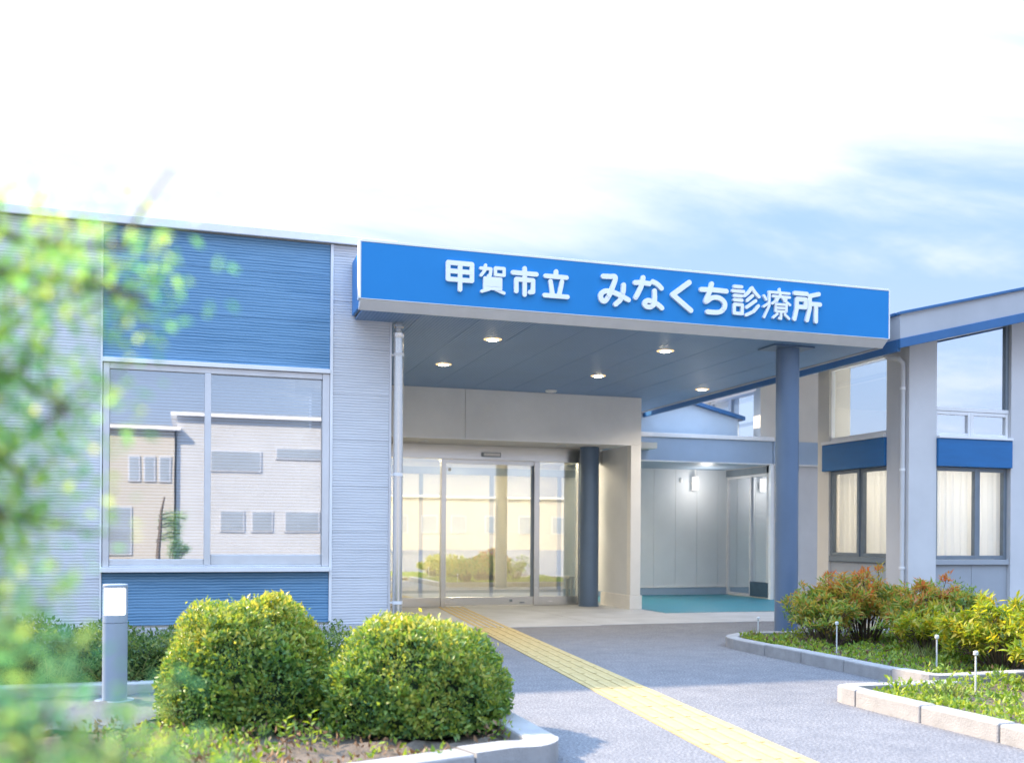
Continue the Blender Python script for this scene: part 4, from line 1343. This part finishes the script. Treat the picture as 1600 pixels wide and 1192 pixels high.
# tufts of grass
for (gx, gy, gz, n_, ln_, lab) in ((5.95, 7.2, 0.06, 90, 0.20, 'pale grass tuft in the bed behind the second white stake'), (5.50, 9.1, 0.06, 60, 0.16, 'small grass tuft at the rounded tip of the farther bed'),
                                   (4.72, 5.45, 0.06, 60, 0.15, 'grass tuft near the corner of the near right bed')):
    P = np.stack([gx + rng.normal(0, .05, n_), gy + rng.normal(0, .05, n_), np.full(n_, gz)], 1)
    D = np.stack([rng.normal(0, .5, n_), rng.normal(0, .5, n_), rng.uniform(.6, 1.1, n_)], 1)
    o = leaves_object('grass_tuft', 'reedgrass', None, P, D, rvec(n_), rng.uniform(.4, 1, n_) * ln_, rng.uniform(.005, .009, n_), base=(gx, gy, gz), kind='stuff')
    props(o, lab, 'grass')

# seedlings at the foot of the bushes
for (gx, gy, hh, lab) in ((0.455, 5.02, 0.15, 'left of two seedlings in the soil before the clipped bushes'), (0.575, 5.04, 0.17, 'right of two seedlings in the soil before the clipped bushes')):
    t = thing('seedling', (gx, gy, 0.045), lab, 'seedling', 'seedlings before the bushes')
    MB().tube([(gx, gy, 0.03), (gx + 0.005, gy, 0.045 + hh * .5), (gx - 0.004, gy, 0.045 + hh)], [0.003, 0.0025, 0.0015], 5).build('stem', 'bark', t)
    for q in range(9):
        zz = 0.06 + hh * (0.4 + 0.6 * q / 8)
        a = q * 2.4
        o = leaves_object('leaf', 'cover', t, np.array([[gx, gy, zz]]), np.array([[math.cos(a), math.sin(a), 0.45]]), np.array([[0.1, 0.2, 1.0]]), [0.05], [0.02], kind=None)

# white stakes
SK = [((5.62, 9.25), 0.235, 'white garden stake at the rounded tip of the farther bed'), ((5.59, 7.87), 0.30, 'white garden stake before the green and orange shrubs'),
      ((5.59, 6.58), 0.30, 'white garden stake before the wide yellow-green shrub'), ((5.05, 5.57), 0.30, 'white forked garden stake in the near right bed')]
for (sx, sy), hh, lab in SK:
    t = thing('garden_stake', (sx, sy, 0.05), lab, 'stake', 'white garden stakes in the right beds')
    MB().cyl(sx, sy, 0.0, 0.05 + hh - 0.03, 0.006, 10).build('rod', 'stake', t)
    MB().lathe(sx, sy, [(0.008, 0.05 + hh - 0.03), (0.016, 0.05 + hh - 0.022), (0.016, 0.05 + hh - 0.002), (0.008, 0.05 + hh + 0.004)], 14).build('cap', 'stake', t, smooth=True)


# ---- out-of-focus tree and shrub close to the camera
def leafy_branches(t, branches, mat, n_per_m, leaf, spread, twig_mat='bark'):
    st = MB()
    P, D = [], []
    for pts, dens, spr in branches:
        pts = [Vector(p) for p in pts]
        sm = [Vector(p) for p in smooth_line([tuple(p) for p in pts], 6)]
        st.tube(sm, [0.010 * (1 - 0.75 * i / (len(sm) - 1)) for i in range(len(sm))], 6)
        ln = sum((b_ - a).length for a, b_ in zip(sm, sm[1:]))
        n = int(ln * n_per_m * dens)
        idx = rng.uniform(0.12, 1.0, n) * (len(sm) - 1.001)
        q = np.array([tuple(sm[int(i)].lerp(sm[int(i) + 1], i - int(i))) for i in idx])
        off = rng.normal(0, 1, (n, 3)) * spr * np.array([1, 1, 0.8])
        P.append(q + off)
        D.append(rvec(n) + off / spr * 0.4 + np.array([0, 0, -0.25]))
        for _ in range(int(n / 14)):
            j = rng.integers(n)
            st.tube([tuple(q[j]), tuple(q[j] + off[j])], [0.0022, 0.0012], 4)
    st.build('branches', twig_mat, t, smooth=True)
    P, D = np.concatenate(P), np.concatenate(D)
    n = len(P)
    L = leaf * rng.uniform(0.6, 1.2, n)
    leaves_object('foliage', mat, t, P, D, rvec(n) + np.array([0, 0, 0.8]), L, L * rng.uniform(0.38, 0.55, n))


ft = thing('foreground_tree', (-0.50, 1.52, 0), 'blurred green and yellow leafy branches close up along the left edge', 'tree')
MB().tube([(-0.495, 1.518, -0.02), (-0.508, 1.505, 0.770), (-0.475, 1.518, 1.166), (-0.462, 1.485, 1.496), (-0.409, 1.452, 1.760)], [0.045, 0.038, 0.032, 0.024, 0.014], 10).build('trunk', 'bark', ft, smooth=True)
leafy_branches(ft, [
    ([(-0.507, 1.499, 1.331), (-0.322, 1.413, 1.417), (-0.177, 1.334, 1.410), (-0.045, 1.261, 1.374)], 1.15, 0.040),
    ([(-0.507, 1.499, 1.430), (-0.309, 1.433, 1.483), (-0.177, 1.413, 1.470), (-0.065, 1.400, 1.470)], 0.95, 0.043),
    ([(-0.520, 1.519, 1.232), (-0.322, 1.367, 1.311), (-0.210, 1.288, 1.285), (-0.131, 1.288, 1.239)], 1.5, 0.047),
    ([(-0.520, 1.519, 1.199), (-0.322, 1.334, 1.252), (-0.230, 1.268, 1.206), (-0.177, 1.255, 1.166)], 1.4, 0.043),
    ([(-0.540, 1.519, 1.001), (-0.342, 1.347, 1.133), (-0.243, 1.281, 1.126), (-0.170, 1.281, 1.113)], 1.35, 0.043),
    ([(-0.540, 1.519, 0.968), (-0.362, 1.334, 1.047), (-0.263, 1.281, 1.054), (-0.210, 1.268, 1.021)], 1.3, 0.040),
    ([(-0.507, 1.499, 1.364), (-0.375, 1.400, 1.364), (-0.296, 1.367, 1.338), (-0.243, 1.334, 1.364)], 1.6, 0.047),
], 'maple', 900, 0.0205, 0.06)
fs_ = thing('foreground_shrub', (-0.30, 1.16, 0), 'blurred yellow and green shrub filling the lower left corner', 'shrub')
leafy_branches(fs_, [
    ([(-0.297, 1.155, 0.0), (-0.277, 1.148, 0.704), (-0.224, 1.135, 0.902), (-0.172, 1.122, 1.014)], 1.4, 0.043),
    ([(-0.277, 1.135, 0.0), (-0.224, 1.096, 0.671), (-0.165, 1.056, 0.849), (-0.119, 1.030, 0.942)], 1.6, 0.043),
    ([(-0.264, 1.109, 0.0), (-0.185, 1.043, 0.671), (-0.112, 1.003, 0.823), (-0.059, 0.983, 0.895)], 1.5, 0.040),
    ([(-0.251, 1.122, 0.0), (-0.132, 1.069, 0.671), (-0.053, 1.043, 0.810), (0.000, 1.030, 0.862)], 1.1, 0.032),
    ([(-0.317, 1.175, 0.0), (-0.317, 1.162, 0.704), (-0.277, 1.155, 0.902), (-0.238, 1.148, 0.968)], 1.3, 0.043),
], 'fgshrub', 620, 0.021, 0.06)


# ---- wooded hills far behind the wing
hv, hf = [], []
for i in range(61):
    a = R(20 + i * 1.1)
    hh = 60 + 16 * math.sin(i * 0.31) + 9 * math.sin(i * 0.83 + 1) + 5 * math.sin(i * 2.1)
    for q, (rd, zz) in enumerate(((820, 0), (900, hh * 0.55), (1000, hh), (1150, 0))):
        hv.append((rd * math.sin(a), rd * math.cos(a), zz))
for i in range(60):
    for q in range(3):
        hf.append((i * 4 + q, i * 4 + 4 + q, i * 4 + 5 + q, i * 4 + 1 + q))
props(MB().add(hv, hf).build('hills', 'hill', smooth=True), kind='structure')

# ================================================================== ACROSS THE STREET (seen mirrored in the glass)
def house(name, x0, x1, y0, y1, h, mat, label, wins, roof_over=0.25, band=True):
    t = thing(name, ((x0 + x1) / 2, y1, 0), label, 'building', 'houses across the street')
    quick('wall', mat, t, x0, x1, y0, y1, 0, h - 0.25)
    quick('roof', 'white', t, x0 - roof_over, x1 + roof_over, y0 - roof_over, y1 + roof_over, h - 0.249, h - 0.12)
    quick('parapet', 'roofing', t, x0 + 0.2, x1 - 0.2, y0 + .2, y1 - .3, h - 0.119, h)
    for (a, b_, z0, z1) in wins:
        w = quick('window', 'alu', t, a - 0.06, b_ + 0.06, y1 + 0.002, y1 + 0.05, z0 - 0.06, z1 + 0.06)
        quick('pane', 'house_glass', w, a, b_, y1 + 0.051, y1 + 0.062, z0, z1)


house('neighbour_house', -0.5, 9.0, -34, -24.8, 6.35, 'house2', 'two-storey pale house mirrored in the right pane of the front window',
      [(0.9, 2.9, 3.85, 4.65), (3.6, 5.6, 4.45, 4.85), (1.3, 2.2, 1.3, 2.1), (2.6, 3.4, 1.3, 2.1), (4.0, 5.4, 1.3, 2.1), (6.6, 8.2, 3.6, 4.7), (6.6, 8.2, 0.3, 2.2)])
house('neighbour_house', -12, -0.6, -33, -24.6, 5.7, 'house', 'lower beige house mirrored in the left pane of the front window',
      [(-2.35, -2.0, 3.35, 4.3), (-1.75, -1.4, 3.35, 4.3), (-1.15, -0.8, 3.35, 4.3), (-3.4, -2.3, 0.3, 2.2), (-7, -5, 3.3, 4.4), (-7, -5, 0.9, 2.2)])
house('neighbour_house', 14, 34, -62, -52, 4.6, 'house', 'long low beige building mirrored in the entrance doors',
      [(16, 17.2, 1.4, 2.8), (18.5, 19.7, 1.4, 2.8), (21, 22.2, 1.4, 2.8), (24, 25.2, 1.4, 2.8), (27, 28.2, 1.4, 2.8), (30, 31.2, 1.4, 2.8)])
house('neighbour_house', 38, 60, -70, -58, 5.2, 'house2', 'distant white building mirrored at the right of the entrance doors', [(41, 43, 1.5, 3.2), (46, 48, 1.5, 3.2), (51, 53, 1.5, 3.2)])
house('neighbour_house', -40, -14, -50, -40, 6.0, 'house2', 'far white building mirrored beyond the left pane', [(-36, -33, 3.2, 4.6), (-28, -25, 3.2, 4.6), (-20, -17, 3.2, 4.6)])
